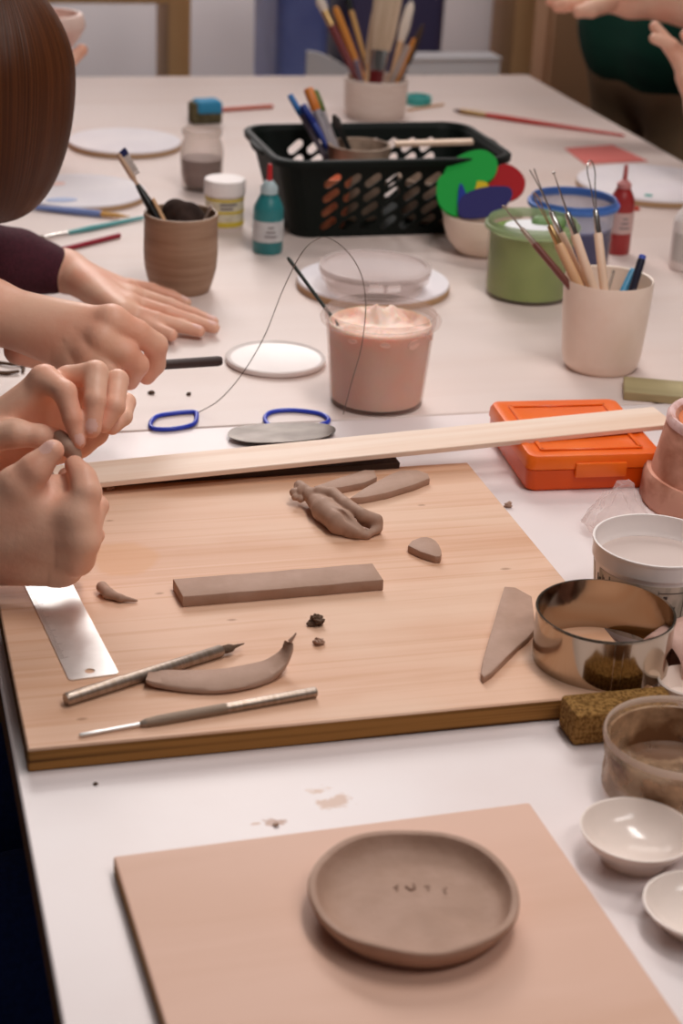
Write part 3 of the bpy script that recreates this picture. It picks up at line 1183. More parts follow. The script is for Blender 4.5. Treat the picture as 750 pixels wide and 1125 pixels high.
ob('content', lathe([(0, tz - .03), (R * .86, tz - .03), (R * .885, tz - .0155), (0, tz - .0150)], 64), mat('pale_plaster_water', rgb(206, 186, 178), .5, spec=.2), tub, label='pale still filling')

# terracotta pot upside down
pc, pr = foot(792, 588, 190)
terra = mat('terracotta', rgb(206, 150, 128, K), 0.65, var=((22, 22, 30), 5, rgb(160, 90, 60), 0.85, 0.42, 0.62, 0.5))
terra_in = mat('terracotta_clean', rgb(224, 130, 84, K), 0.6, var=((30, 30, 30), 3, rgb(200, 108, 66), 0.5))
plaster_dust = mat('plaster_dust', rgb(226, 190, 186, K), 0.8, var=((60, 60, 60), 4, rgb(200, 140, 124), 0.8, 0.45, 0.65))
ph = zat(pc, 462)
Rt = wid(150, Vector((pc.x, pc.y, ph))) / 2
pot = thing('terracotta_pot', 'dusty pinkish terracotta flowerpot standing upside down at the right edge', 'flowerpot', pc)
ob('pot_body', lathe([(pr * .86, .024), (pr * .90, .026), (Rt * 1.02, ph - .004), (Rt * .99, ph), (Rt * .90, ph + .0005), (Rt * .84, ph - .003), (Rt * .83, ph - .004),
                      (Rt * .80, ph - .009), (pr * .80, .024), (pr * .86, .024)], 80, 0.006, 2), terra, pot)
ob('rim_band', lathe([(pr * .86, 0), (pr * .985, 0), (pr, .003), (pr * .985, .022), (pr * .95, .0265), (pr * .90, .026), (pr * .82, .020), (pr * .86, 0)], 80), terra, pot)
ob('foot_ring', lathe([(Rt * .90, ph + .0003), (Rt * .95, ph + .003), (Rt * .99, ph + .0035), (Rt * 1.025, ph + .001), (Rt * 1.03, ph - .004), (Rt * .98, ph - .002), (Rt * .90, ph + .0003)], 80), plaster_dust, pot, label='ring of pale plaster dust around the base edge')
ob('base', lathe([(0.006, ph - .006), (Rt * .83, ph - .006), (Rt * .85, ph - .002), (Rt * .83, ph - .003), (Rt * .6, ph - .0045), (.006, ph - .0045), (.006, ph - .006)], 64), terra_in, pot, label='clean orange recessed base with drain hole')

# crumpled clear bag between pot and tub
bag_mat = clear('bag_film', rgb(240, 228, 226), 0.18, 0.15)
q = P(677, 583, 0)
bm = bmesh.new()
bmesh.ops.create_icosphere(bm, subdivisions=3, radius=1)
for v in bm.verts:
    d = v.co.normalized()
    k = 1 + 0.5 * noise.noise(d * 1.5 + Vector((5, 2, 1))) + 0.28 * noise.noise(d * 3.4 + Vector((1, 7, 2)))
    up_ = max(0, d.z)
    v.co = Vector((d.x * .027 * k * (1 - .45 * up_), d.y * .022 * k * (1 - .45 * up_), max(0.0005, .010 + d.z * (.030 if d.z > 0 else .012) * k)))
single('plastic_bag', bm, bag_mat, 'small crumpled clear plastic bag between the terracotta pot and the white tub', 'bag', (q.x, q.y, 0), smooth=12)

# glass bowl smeared with slip
gc, gr = foot(733, 912, 158)
gR = wid(170, Vector((gc.x, gc.y, .05))) / 2
gz = zat(gc, 766, -gR)
smear = mat('slip_smear', rgb(220, 180, 142), 0.45, var=((26, 26, 40), 5, rgb(118, 76, 44), 0.95, 0.4, 0.6))
nt = smear.node_tree
tcn = nt.nodes.new('ShaderNodeTexCoord')
nz = nt.nodes.new('ShaderNodeTexNoise')
nz.inputs['Scale'].default_value = 34
nz.inputs['Detail'].default_value = 5
mr = nt.nodes.new('ShaderNodeMapRange')
mr.inputs['From Min'].default_value = 0.42
mr.inputs['From Max'].default_value = 0.62
mr.inputs['To Min'].default_value = 0.12
mr.inputs['To Max'].default_value = 0.9
nt.links.new(tcn.outputs['Object'], nz.inputs['Vector'])
nt.links.new(nz.outputs['Fac'], mr.inputs[0])
nt.links.new(mr.outputs[0], nt.nodes['Principled BSDF'].inputs['Alpha'])
glass_bowl = thing('glass_bowl', 'clear glass bowl smeared with brown clay slip at the right edge', 'bowl', gc)
ob('bowl_body', lathe([(0, 0), (gr * .93, 0), (gr * .99, .003), (gr, .012), (gr * .985, .020), (gR * .975, gz - .010), (gR * .99, gz - .006), (gR, gz - .003), (gR * .985, gz), (gR * .955, gz - .001),
                       (gR * .94, gz - .01), (gr * .93, .012), (gr * .85, .007), (0, .006)], 96), clear('dirty_glass', rgb(236, 212, 186), .18, .15), glass_bowl)
ob('rim', lathe([(gR * .955, gz - .0015), (gR * .985, gz + .0004), (gR * 1.004, gz - .0025), (gR * .99, gz - .0045), (gR * .955, gz - .0015)], 96), clear('glass_rim', rgb(236, 222, 212), .7, .12), glass_bowl)
ob('slip_residue', lathe([(0, .008), (gr * .84, .009), (gr * .925, .014), (gR * .928, gz - .005), (gR * .90, gz - .0055), (gr * .89, .012), (gr * .8, .0100), (0, .0098)], 96, 0.004, 4), smear, glass_bowl,
   label='brown clay slip coating the inside')

ob('outer_smear', lathe([(gr * 1.004, .004), (gr * 1.006, .012), (gr * .992, .020), (gR * .982, gz - .009), (gR * .980, gz - .009), (gr * .989, .020), (gr * 1.003, .012), (gr * 1.004, .004)], 96), smear, glass_bowl, label='dried slip on the outside')

# brown sponge under the board corner
spg = mat('brown_sponge', rgb(176, 132, 76), 0.9, spec=0.1, var=((420, 420, 420), 3, rgb(112, 76, 38), 0.9, 0.42, 0.62), bump=((620, 420, 420), 1.0, 0.003))
q = P(629, 821, 0)
single('sponge', box(0.072, 0.028, 0.023, 0.003, 2, None, (0.036, 0.014, 0)), spg, 'brown sponge block wedged between the large board and the glass bowl', 'sponge', (q.x, q.y, 0), 0.0)

# the two white bowls
def white_bowl(cx, yb, wfoot, wr, yfront, label, group=None):
    c, r = foot(cx, yb, wfoot)
    R = wid(wr, Vector((c.x, c.y, .025))) / 2
    z = 0.0255
    for _ in range(3):
        R = wid(wr, Vector((c.x, c.y, z))) / 2
        z = zat(c, yfront, R)
    t = thing('ceramic_bowl', label, 'bowl', c, 0, group)
    ob('bowl_body', lathe([(0, .002), (r * .8, .002), (r * .86, 0), (r, 0), (r * 1.05, .003), (R * .70, z * .36), (R * .90, z * .70), (R * .985, z * .94), (R * .99, z), (R * .955, z),
                           (R * .90, z * .88), (R * .78, z * .58), (R * .55, z * .34), (R * .3, z * .24), (0, z * .21)], 96), white_ceramic, t)
    return t
white_bowl(693, 963, 74, 127, 946, 'glossy white ceramic bowl just in front of the smeared glass bowl')
white_bowl(762, 1040, 74, 127, 1030, 'glossy white ceramic bowl at the right edge, the nearer of two')

# small pinkish cup on its side and white cup, right edge
pink_clay = mat('pinkish_clay', rgb(208, 168, 154, K), 0.6, var=((50, 50, 50), 3, rgb(176, 128, 112), 0.7))
q = P(752, 752, 0)
t = thing('small_cup', 'small pinkish clay cup lying tipped over behind the white cup', 'cup', (q.x, q.y + .012, 0.020))
bm = lathe([(0, -.022), (.012, -.022), (.019, -.016), (.021, 0), (.020, .018), (.0185, .020), (.017, .018), (.016, 0), (.012, -.012), (0, -.014)], 48, 0.02, 5)
bm.transform(Matrix.Rotation(math.radians(-100), 4, 'Y') @ Matrix.Rotation(math.radians(25), 4, 'X'))
ob('cup_body', bm, pink_clay, t)
c, r = foot(752, 788, 46)
R = wid(72, c) / 2
z = zat(c, 765, R)
t = thing('small_cup', 'small white ceramic cup between the steel ring and the glass bowl', 'cup', c)
ob('cup_body', lathe([(0, .001), (r * .9, 0), (r, .002), (R * .9, z * .5), (R * .98, z), (R * .93, z + .001), (R * .88, z * .9), (R * .7, z * .35), (0, z * .25)], 64), white_ceramic, t)

# ------------------------------------------------------------------ deli tubs
slip_pink = mat('pink_slip', rgb(236, 205, 190, K), 0.55, sss=0.7, var=((26, 26, 26), 4, rgb(234, 186, 164, K), 0.7), bump=((60, 60, 60), 0.3, 0.004))


def deli(label, cx, yb, wb, wr, yfront, content, fill, group=None, band=None, rough_top=0.004, seed=1, hfix=None, rimxy=None):
    c, r = foot(cx, yb, wb)
    if rimxy:
        c = P(rimxy[0], rimxy[1], hfix - .006)
        c.z = 0
    z = .09
    for _ in range(3):
        R = wid(wr, Vector((c.x, c.y, z))) / 2
        z = zat(c, yfront, R)
    if hfix:
        z = hfix
        R = wid(wr, Vector((c.x, c.y, z))) / 2
    t = thing('plastic_tub', label, 'tub', c, 0, group)
    Rb = R * .90
    ob('tub_body', lathe([(0, .002), (r * .85, .002), (r * .9, 0), (r * .98, 0), (r, .003), (Rb, z - .011), (Rb * 1.02, z - .0105), (Rb * 1.03, z - .006),
                          (Rb * .995, z - .006), (Rb - .0012, z - .012), (r - .0012, .004), (0, .0035)], 80), clear_plastic, t)
    ob('rim', lathe([(Rb * 1.0, z - .0105), (R * .985, z - .010), (R, z - .007), (R * .99, z - .0055), (Rb * 1.03, z - .005), (Rb * 1.03, z - .001), (Rb * 1.015, z), (Rb * .99, z - .001), (Rb * 1.0, z - .0105)], 80),
       band or clear_plastic, t, label='coloured rim' if band else None)
    if content:
        zf = fill * z
        rf = r + (Rb - r) * zf / z - .0018
        bm = lathe([(0, .0042), (r - .002, .0045), (rf, zf), (rf * .97, zf + .001)] + [(rf * k, zf) for k in (.92, .85, .75, .65, .55, .45, .35, .25, .12)] + [(0, zf)], 80)
        if rough_top:
            for v in bm.verts:
                rr = math.hypot(v.co.x, v.co.y)
                if v.co.z > zf - 1e-4 and rr < rf * .95:
                    v.co.z += rough_top * (noise.noise((v.co.x * 45 + seed, v.co.y * 45, 1)) * 1.3 - .5 + .9 * max(0, noise.noise((v.co.x * 110, v.co.y * 60 + seed, 5))))
        ob('content', bm, content, t, label='coloured slip filling the tub')
    return t, c, r, R, z


pink, pkc, pkr, pkR, pkz = deli('clear plastic tub full of pale pink slip standing in the middle of the table', 412, 458.5, 102, 134, 362, slip_pink, .87, rough_top=.009)
bm = bmesh.new()
random.seed(5)
Rb = pkR * .9
for (a, zz, w_, h_) in [(-1.15, .78, .26, .10), (-1.75, .80, .20, .06), (-.75, .84, .14, .07), (-2.4, .80, .2, .05), (-.45, .78, .2, .09)]:
    zc = pkz * zz
    rr = pkr + (Rb - pkr) * zc / pkz - .0012
    n_ = 14
    ctr = []
    for i in range(n_):
        th_ = 2 * math.pi * i / n_
        k = 1 + .35 * noise.noise((math.cos(th_) + a * 3, math.sin(th_), zz))
        aa = a + w_ / 2 * math.cos(th_) * k
        z_ = zc + h_ / 2 * pkz * math.sin(th_) * k
        ctr.append((aa, z_))
    for r_off in (0,):
        outer = [bm.verts.new(((rr + .0009) * math.cos(aa), (rr + .0009) * math.sin(aa), z_)) for aa, z_ in ctr]
        inner = [bm.verts.new(((rr - .003) * math.cos(aa), (rr - .003) * math.sin(aa), z_)) for aa, z_ in ctr]
        bm.faces.new(outer)
        bm.faces.new(inner[::-1])
        for i in range(n_):
            j = (i + 1) % n_
            bm.faces.new((outer[i], inner[i], inner[j], outer[j]))
ob('slip_smear', bm, mat('pale_slip_smear', rgb(240, 205, 190, K), 0.5), pink, label='paler smears of slip on the wall')

# dark stirring stick in the pink slip
a, b = ray(368, 343, proj((pkc.x, pkc.y, pkz))[2] - .01), None
a = Vector((pkc.x - .030, pkc.y + .004, pkz * .70))
yy = proj(a)
# aim the top at the photo position
best = None
for dd in np.linspace(1.5, 1.9, 60):
    q = ray(316, 283, dd)
    if best is None or abs((q - a).length - .105) < best[0]:
        best = (abs((q - a).length - .105), q)
rod_thing('stirring_stick', 'thin dark green stick standing in the pink slip', 'stick', a, best[1],
          [('shaft', mat('dark_green_stick', rgb(40, 46, 40), 0.4), [(0, .0016), (.97, .0019), (1, .0012)], 1, None)])

# white lid on the table
wc, wr_ = foot(302, 416.5, 110)
lid_t = thing('tub_lid', 'white plastic tub lid lying flat left of the pink slip tub', 'lid', wc)
ob('lid_body', lathe([(0, 0), (wr_ * .96, 0), (wr_, .002), (wr_, .0055), (wr_ * .97, .0065), (wr_ * .94, .0055), (wr_ * .92, .0045), (wr_ * .88, .0042), (0, .0042)], 80), white_plastic, lid_t)

# round bats
bat_edge = mat('bat_edge', rgb(188, 150, 112), 0.6)
bat_top = mat('bat_top', rgb(228, 220, 222, K), 0.7, var=((12, 12, 12), 4, rgb(214, 206, 212, K), 0.6))


def bat(label, cx, yf, w, th, group='round white bats'):
    c, r = foot(cx, yf, w)
    t = thing('throwing_bat', label, 'bat', c, 0, group)
    ob('disc', lathe([(0, 0), (r * .985, 0), (r, .001), (r, th * .7), (r * .995, th * .75), (0, th * .75)], 80), bat_edge, t)
    ob('white_top', lathe([(r * .995, th * .75), (r * .985, th), (0, th), (0, th * .76), (r * .995, th * .75)], 80), bat_top, t, label='white coated top')
    return t, c, r


bat('round white topped bat lying farthest back, left of the glass jar', 137, 175, 124, .009)
b2, b2c, b2r = bat('round white topped bat partly hidden by the brown hair, paint streaked', 88, 234, 146, .008)
b3, b3c, b3r = bat('round white bat under the empty clear tub', 408, 342, 168, .010)
b4, b4c, b4r = bat('round white topped bat at right with a small teal dab', 714, 228, 168, .010)


def dab(x, y, z, rx, ry, m, name, parent, c, label):
    q = P(x, y, z)
    o_ = [(rx * math.cos(a) * (1 + .25 * noise.noise((math.cos(a), math.sin(a), x))), ry * math.sin(a) * (1 + .25 * noise.noise((math.sin(a), math.cos(a), y)))) for a in [2 * math.pi * i / 20 for i in range(20)]]
    ob(name, prism(o_, 0, .0012, .0004, 1), m, parent, loc=(q.x - c.x, q.y - c.y, z), label=label)


dab(712, 215, .010, .0055, .0055, mat('teal_dab', rgb(40, 168, 156), 0.4), 'paint_dab', b4, b4c, 'small teal paint dab')
streak = mat('streak_blue', rgb(176, 186, 216, K), 0.7)
dab(68, 220, .008, .020, .010, streak, 'paint_streak', b2, b2c, 'pale blue paint streak')
dab(60, 202, .008, .014, .010, mat('streak_pink', rgb(232, 196, 188, K), 0.7), 'paint_streak', b2, b2c, 'pale pink paint streak')

# empty clear tub on the bat
cc, _r = foot(410, 333, 104, .010)
cc = Vector((cc.x, cc.y, .010))
cz = .052
for _ in range(2):
    cR = wid(120, Vector((cc.x, cc.y, cz))) / 2
    cz = zat(cc, 277, -cR)
t = thing('plastic_tub', 'empty clear plastic tub standing on a white bat behind the pink slip tub', 'tub', cc)
hz = cz - .010
ob('tub_body', lathe([(0, .001), (cR * .86, .0005), (cR * .89, .003), (cR * .93, hz - .013), (cR * .995, hz - .012), (cR, hz - .009), (cR, hz - .001), (cR * .985, hz), (cR * .955, hz - .001), (cR * .94, hz - .010),
                      (cR * .915, hz - .013), (cR * .86, .004), (0, .003)], 80), clear_plastic, t)
ob('lid', lathe([(0, hz + .0005), (cR * .93, hz + .0005), (cR * .94, hz + .002), (cR * 1.01, hz + .002), (cR * 1.015, hz), (cR * 1.015, hz - .004), (cR * 1.03, hz - .004), (cR * 1.03, hz + .003), (cR * .93, hz + .0035), (cR * .92, hz + .0015), (0, hz + .0015)], 80), clear('clear_lid', rgb(240, 230, 228), .28, .2), t)
sticker = mat('sticker', rgb(240, 232, 232, K), 0.5)
for (a0, a1) in ((-1.95, -1.70), (-1.62, -1.38)):
    ob('sticker', wrap(a0, a1, hz - .010, hz - .002, cR + .0006, cR + .0006, 8, .0003), sticker, t, label='small white sticker')

# green and blue tubs
green_slip = mat('green_glaze', rgb(150, 174, 104, K), 0.55, var=((24, 24, 24), 4, rgb(130, 158, 84), 0.6))
white_foam = mat('white_paste', rgb(226, 224, 226, K), 0.7)
grn, gnc, gnr, gnR, gnz = deli('clear plastic tub of green glaze with a whitish top, left of the tool cup', 577, 337, 92, 106, 254, green_slip, .84, rough_top=.004, band=clear('green_rim', rgb(176, 196, 156), .55, .25))
o_ = [(gnR * .62 * math.cos(a) * (1 + .2 * noise.noise((math.cos(a), math.sin(a), 2))), gnR * .6 * math.sin(a)) for a in [2 * math.pi * i / 28 for i in range(28)]]
ob('white_paste', prism(o_, gnz * .84 - .003, gnz * .84 + .005, .002, 2), white_foam, grn, label='patch of whitish paste on the glaze')
s = Soft(.0011)
s.chain([(gnc.x + .012, gnc.y + .014, gnz * .9), (gnc.x + .034, gnc.y + .008, gnz * .9)], [.008, .008], .003)
soft_ob('glaze_lump', [s], mat('green_lump', rgb(120, 152, 96), 0.5), grn)
blue_slip = mat('blue_glaze', rgb(44, 58, 122), 0.5, var=((20, 20, 20), 3, rgb(34, 46, 104), 0.6))
blue_rim = mat('blue_rim', rgb(76, 118, 190), 0.35)
blu, blc, blr, blR, blz = deli('clear plastic tub of dark blue glaze with a bright blue rim', 630, 297, 86, 102, 240, blue_slip, .62, rough_top=.003, band=blue_rim, hfix=.088, rimxy=(630, 222))
ob('wall_film', lathe([(blR * .885, blz * .66), (blR * .895, blz - .009), (blR * .875, blz - .009), (blR * .87, blz * .66), (blR * .885, blz * .66)], 64),
   clear('pale_film', rgb(220, 224, 236), .45, .3), blu, label='whitish film inside the wall')

# ------------------------------------------------------------------ tool cup
mc, mr_ = foot(657, 415.5, 80)
mz = .08
for _ in range(3):
    mR = wid(99, Vector((mc.x, mc.y, mz))) / 2
    mz = zat(mc, 319, mR)
cup = thing('ceramic_cup', 'tall cream ceramic cup holding modelling tools, right of the green tub', 'cup', mc)
ob('cup_body', lathe([(0, .002), (mr_ * .80, .002), (mr_ * .84, 0), (mr_ * .92, 0), (mr_ * 1.02, .005), (mr_ * 1.08, .014), (mR * .965, mz * .6), (mR, mz - .002), (mR * .985, mz), (mR * .955, mz - .001),
                      (mR * .93, mz * .8), (mr_ * 1.0, .016), (mr_ * .8, .006), (0, .005)], 96, 0.004, 7), cream_ceramic, cup)


def in_cup(x1, y1, x2, y2, c, z, R, zin, seat=0.0, off=0.0):
    """a tool leaning in a cup: seen crossing the rim at x1, y1 and with its end at x2, y2"""
    d = proj((c.x, c.y, z))[2]
    a = ray(x1, y1, d + off)
    # top end a little nearer or farther on the line of sight so that the tool leans outward
    b = ray(x2, y2, d + off * 1.6 + seat)
    dirv = (a - b).normalized()
    k = (a.z - zin) / max(-dirv.z, .2)
    e = a + dirv * min(k, .055)
    v = Vector((e.x - c.x, e.y - c.y, 0))
    lim = R * .70
    if v.length > lim:
        w_ = v.normalized() * lim
        e = Vector((c.x + w_.x, c.y + w_.y, max(e.z, zin)))
    return e, b


pale_wood = mat('pale_tool_wood', rgb(226, 196, 172, K), 0.5, var=((60, 60, 12), 3, rgb(212, 176, 148, K), 0.5))
tan_wood = mat('tan_tool_wood', rgb(206, 164, 124, K), 0.5, var=((60, 60, 12), 3, rgb(190, 144, 104, K), 0.5))
brown_handle = mat('brown_handle', rgb(112, 58, 48), 0.4)
brass = mat('brass', rgb(196, 160, 110), 0.3, metal=0.9)
chrome = mat('chrome', rgb(215, 210, 205), 0.2, metal=1.0)


def loop_tool(label, x1, y1, x2, y2, x3, y3, hm, wr, fm=chrome, loop='round', off=0.0):
    """handle from the cup rim (1) to the ferrule end (2), wire loop up to 3"""
    e, b = in_cup(x1, y1, x3, y3, mc, mz, mR, .012, 0, off)
    p2 = e + (b - e) * 0.5
    # share of the length taken by the handle, measured in the picture
    f = math.hypot(x2 - x1, y2 - y1) / math.hypot(x3 - x1, y3 - y1)
    a1 = ray(x1, y1, proj(e + (b - e) * .4)[2])
    L = (b - e).length
    tr1 = max(0.05, min(.9, ((a1 - e).length + f * (b - a1).length) / L))
    root = rod_thing('loop_tool', label, 'clay tool', e, b, [
        ('handle', hm, [(0, wr * .7), (.02, wr * .85), (tr1 * .5, wr), (tr1 * .85, wr * .95), (tr1 - .10, wr * .75)], 1, None),
        ('ferrule', fm, [(tr1 - .12, wr * .7), (tr1 - .11, wr * .78), (tr1 + .02, wr * .62), (tr1 + .03, wr * .5)], 1, 'metal ferrule')],
        'clay tools standing in the cream cup')
    z0, z1 = (tr1 + .0) * L, L
    w = .0045
    if loop == 'round':
        pts = [(0.0006, 0, z0), (w * .6, 0, z0 + (z1 - z0) * .55), (w, 0, z0 + (z1 - z0) * .8), (w * .5, 0, z1), (-w * .5, 0, z1), (-w, 0, z0 + (z1 - z0) * .8), (-w * .6, 0, z0 + (z1 - z0) * .55), (-.0006, 0, z0)]
        ob('wire_loop', tube(pts, .0006, 8, smooth_pts=4), fm, root)
    elif loop == 'fork':
        for s in (-1, 1):
            ob('wire_prong', tube([(s * .0004, 0, z0), (s * .0012, 0, z0 + (z1 - z0) * .6), (s * w * .9, 0, z1)], .0006, 8, smooth_pts=4), fm, root)
    else:
        ob('needle', tube([(0, 0, z0), (0, 0, z1)], [.0012, .0005], 8), fm, root)
        ob('ball_end', lathe([(0, -.0016), (.0014, -.001), (.0017, 0), (.0014, .001), (0, .0016)], 12, off=(0, 0, z1)), fm, root)
    return root


loop_tool('tool with a dark brown handle and ball tip leaning left in the cream cup', 617, 304, 574, 256, 553, 227, brown_handle, .0036, dull_metal, 'ball', -.012)
loop_tool('tan wooden tool with a brass loop in the cream cup, second from left', 634, 312, 602, 254, 587, 213, tan_wood, .0050, brass, 'round', -.016)
loop_tool('pale wooden tool with a forked wire tip leaning left in the cream cup', 640, 310, 607, 238, 584, 186, pale_wood, .0043, chrome, 'fork', -.004)
loop_tool('pale wooden tool with a single thin wire tip in the middle of the cream cup', 652, 317, 619, 241, 608, 190, pale_wood, .0048, chrome, 'needle', -.020)
loop_tool('pale wooden tool standing nearly upright in the cream cup with a tall loop', 664, 315, 654, 236, 648, 178, pale_wood, .0045, chrome, 'round', -.014)


def pen(label, x1, y1, x2, y2, m, mtip, r, off):
    e, b = in_cup(x1, y1, x2, y2, mc, mz, mR, .014, 0, off)
    rod_thing('pen', label, 'pen', e, b, [('barrel', m, [(0, r * .5), (.03, r), (.94, r), (.95, r * .8)], 1, None), ('end_cap', mtip, [(.945, r * .7), (.95, r * .92), (.99, r * .9), (1, r * .6)], 1, None)],
              'clay tools standing in the cream cup')


pen('dark navy pen with a blue end leaning right in the cream cup', 695, 317, 706, 280, mat('navy_pen', rgb(28, 28, 48), 0.35), mat('blue_cap', rgb(70, 90, 180), 0.35), .0040, .002)
pen('light blue pen beside the dark navy pen in the cream cup', 686, 317, 696, 296, mat('light_blue_pen', rgb(60, 140, 180), 0.35), mat('light_blue_cap', rgb(80, 160, 200), 0.35), .0038, .012)
pen('short grey stick in the right half of the cream cup', 668, 318, 674, 297, mat('grey_stick', rgb(150, 130, 116), 0.6), mat('grey_stick_end', rgb(120, 104, 92), 0.6), .0016, .012)
# ------------------------------------------------------------------ back table, middle: basket
basket_mat = mat('dark_green_plastic', rgb(14, 22, 18), 0.55, spec=0.18, var=((8, 8, 8), 3, rgb(9, 14, 13), 0.5))
fl, fr_ = P(324, 262, 0), P(528, 255.5, 0)
bx = (fr_ - fl).normalized()
ang = math.atan2(bx.y, bx.x)
Wb = (fr_ - fl).length
by = Vector((-bx.y, bx.x, 0))
Db = 0.150
bc = (fl + fr_) / 2 + by * Db / 2
bh = zat((fl + fr_) / 2, 172, 0.012)
Wt, Dt = Wb + 0.05, Db + 0.045
bh = min(max(bh, .085), .11)
bk = thing('plastic_basket', 'dark green plastic basket with slanted slots in the middle of the back table', 'basket', bc, ang)


def rr3(sx, sy, r, z, n=6):
    return [(x, y, z) for x, y in rrect(sx, sy, r, n)]


tk = .0024
def bs(z):
    k = z / bh
    return Wb + (Wt - Wb) * k, Db + (Dt - Db) * k
w1, d1 = bs(bh - .006)
bm = loft([rr3(Wb, Db, .022, 0), rr3(*bs(.004), .024, .004), rr3(*bs(bh * .5), .028, bh * .5), rr3(w1, d1, .03, bh - .006),
           rr3(w1 - 2 * tk, d1 - 2 * tk, .03 - tk, bh - .006), rr3(bs(bh * .5)[0] - 2 * tk, bs(bh * .5)[1] - 2 * tk, .028 - tk, bh * .5), rr3(Wb - 2 * tk, Db - 2 * tk, .02, .0035)])
body = ob('basket_body', bm, basket_mat, bk)
cut = bmesh.new()
slot = []
for i in range(9):
    a = math.pi * i / 8 - math.pi / 2
    slot.append((.0066 + .0052 * math.cos(a), .0052 * math.sin(a)))
for i in range(9):
    a = math.pi * i / 8 + math.pi / 2
    slot.append((-.0066 + .0052 * math.cos(a), .0052 * math.sin(a)))
sa = math.radians(38)
slot = [(x * math.cos(sa) - y * math.sin(sa), x * math.sin(sa) + y * math.cos(sa)) for x, y in slot]
ncol = 8
px0, px1 = -Wb / 2 + .040, Wb / 2 - .022
for side in (-1, 1):
    for i in range(ncol):
        for j in range(4):
            xx = px0 + (px1 - px0) * i / (ncol - 1)
            zz = .018 + j * .0185
            if zz > bh - .016:
                continue
            yo = side * (Db / 2 + .01)
            ra = [cut.verts.new((xx + x, yo - .03, zz + y)) for x, y in slot]
            rb = [cut.verts.new((xx + x, yo + .03, zz + y)) for x, y in slot]
            n_ = len(slot)
            cut.faces.new(ra)
            cut.faces.new(rb[::-1])
            for k in range(n_):
                cut.faces.new((ra[k], rb[k], rb[(k + 1) % n_], ra[(k + 1) % n_]))
cutter = ob('slot_cutter', cut, basket_mat, bk, smooth=None)
mod = body.modifiers.new('slots', 'BOOLEAN')
mod.operation = 'DIFFERENCE'
mod.object = cutter
mod.solver = 'EXACT'
bpy.context.view_layer.update()
dg = bpy.context.evaluated_depsgraph_get()
me = bpy.data.meshes.new_from_object(body.evaluated_get(dg))
body.modifiers.clear()
body.data = me
for p in me.polygons:
    p.use_smooth = False
bpy.data.objects.remove(cutter, do_unlink=True)
w2, d2 = bs(bh)
ob('rim', loft([rr3(w1 - 2 * tk - .001, d1 - 2 * tk - .001, .03, bh - .008), rr3(w1 + .004, d1 + .004, .032, bh - .009), rr3(w2 + .014, d2 + .012, .036, bh - .009), rr3(w2 + .016, d2 + .014, .037, bh - .002),
                rr3(w2 + .012, d2 + .010, .036, bh), rr3(w2, d2, .033, bh), rr3(w1 - 2 * tk - .001, d1 - 2 * tk - .001, .03, bh - .008)], False, False), basket_mat, bk)
for s in (-1, 1):
    o_ = [(0, -.035), (.006, -.028), (.008, 0), (.006, .028), (0, .035)]
    bm = prism([(x * s, y) for x, y in smooth2d(o_, 4)], bh - .009, bh - .002, .0015, 2)
    ob('handle', bm, basket_mat, bk, loc=(s * (w2 / 2 + .004), 0, 0))


def in_basket(u, v, z=0.0):
    p = bc + bx * u + by * v
    return Vector((p.x, p.y, z))


# what lies in the basket
c = in_basket(-Wb * .305, -Db / 2 + .033, .0042)
brick = mat('terracotta_block', rgb(244, 150, 110), 0.7, var=((40, 40, 40), 3, rgb(226, 124, 84), 0.6))
t = thing('terracotta_dish', 'small orange terracotta dish seen through the left slots of the basket', 'dish', (c.x, c.y, c.z))
ob('dish_body', lathe([(0, 0), (.020, 0), (.024, .004), (.030, .060), (.032, .066), (.029, .066), (.026, .058), (.020, .008), (0, .007)], 48), brick, t)
c = in_basket(Wb * .30, -Db / 2 + .056, .0042)
t = thing('clay_bowl', 'grey brown clay bowl inside the right half of the basket', 'bowl', (c.x, c.y, c.z))
greyclay = mat('grey_fired_clay', rgb(176, 150, 130), 0.8, var=((60, 60, 60), 4, rgb(122, 102, 88), 0.7))
ob('bowl_body', lathe([(0, 0), (.032, 0), (.039, .006), (.044, .040), (.045, .055), (.041, .055), (.039, .040), (.034, .01), (0, .008)], 48), greyclay, t)
# grey cup with markers
cupz = bh - .012
cd = proj((bc.x, bc.y, bh))[2]
q = P(396, 161, bh - .008)
q += by * .004
gcx = Vector((q.x, q.y, .0042))
t = thing('clay_cup', 'grey clay cup holding markers inside the basket', 'cup', gcx)
gh = bh - .006
ob('cup_body', lathe([(0, 0), (.030, 0), (.033, .004), (.0385, gh - .01), (.0395, gh - .0042), (.036, gh - .004), (.034, gh - .02), (.029, .008), (0, .007)], 56, .01, 2), greyclay, t)
mk = [('orange capped grey marker in the basket cup', 338, 97, rgb(150, 140, 146), rgb(222, 128, 52), .0058, -.004),
      ('green capped grey marker in the basket cup', 344, 100, rgb(160, 148, 150), rgb(92, 110, 44), .0058, .010),
      ('dark blue marker leaning in the basket cup', 332, 115, rgb(40, 64, 150), rgb(34, 56, 140), .0042, -.012),
      ('light blue tipped grey pen, leftmost in the basket cup', 318, 104, rgb(120, 112, 124), rgb(54, 120, 190), .0036, -.006),
      ('white marker in the basket cup between the coloured ones', 350, 124, rgb(206, 198, 200), rgb(120, 116, 120), .0046, .000)]
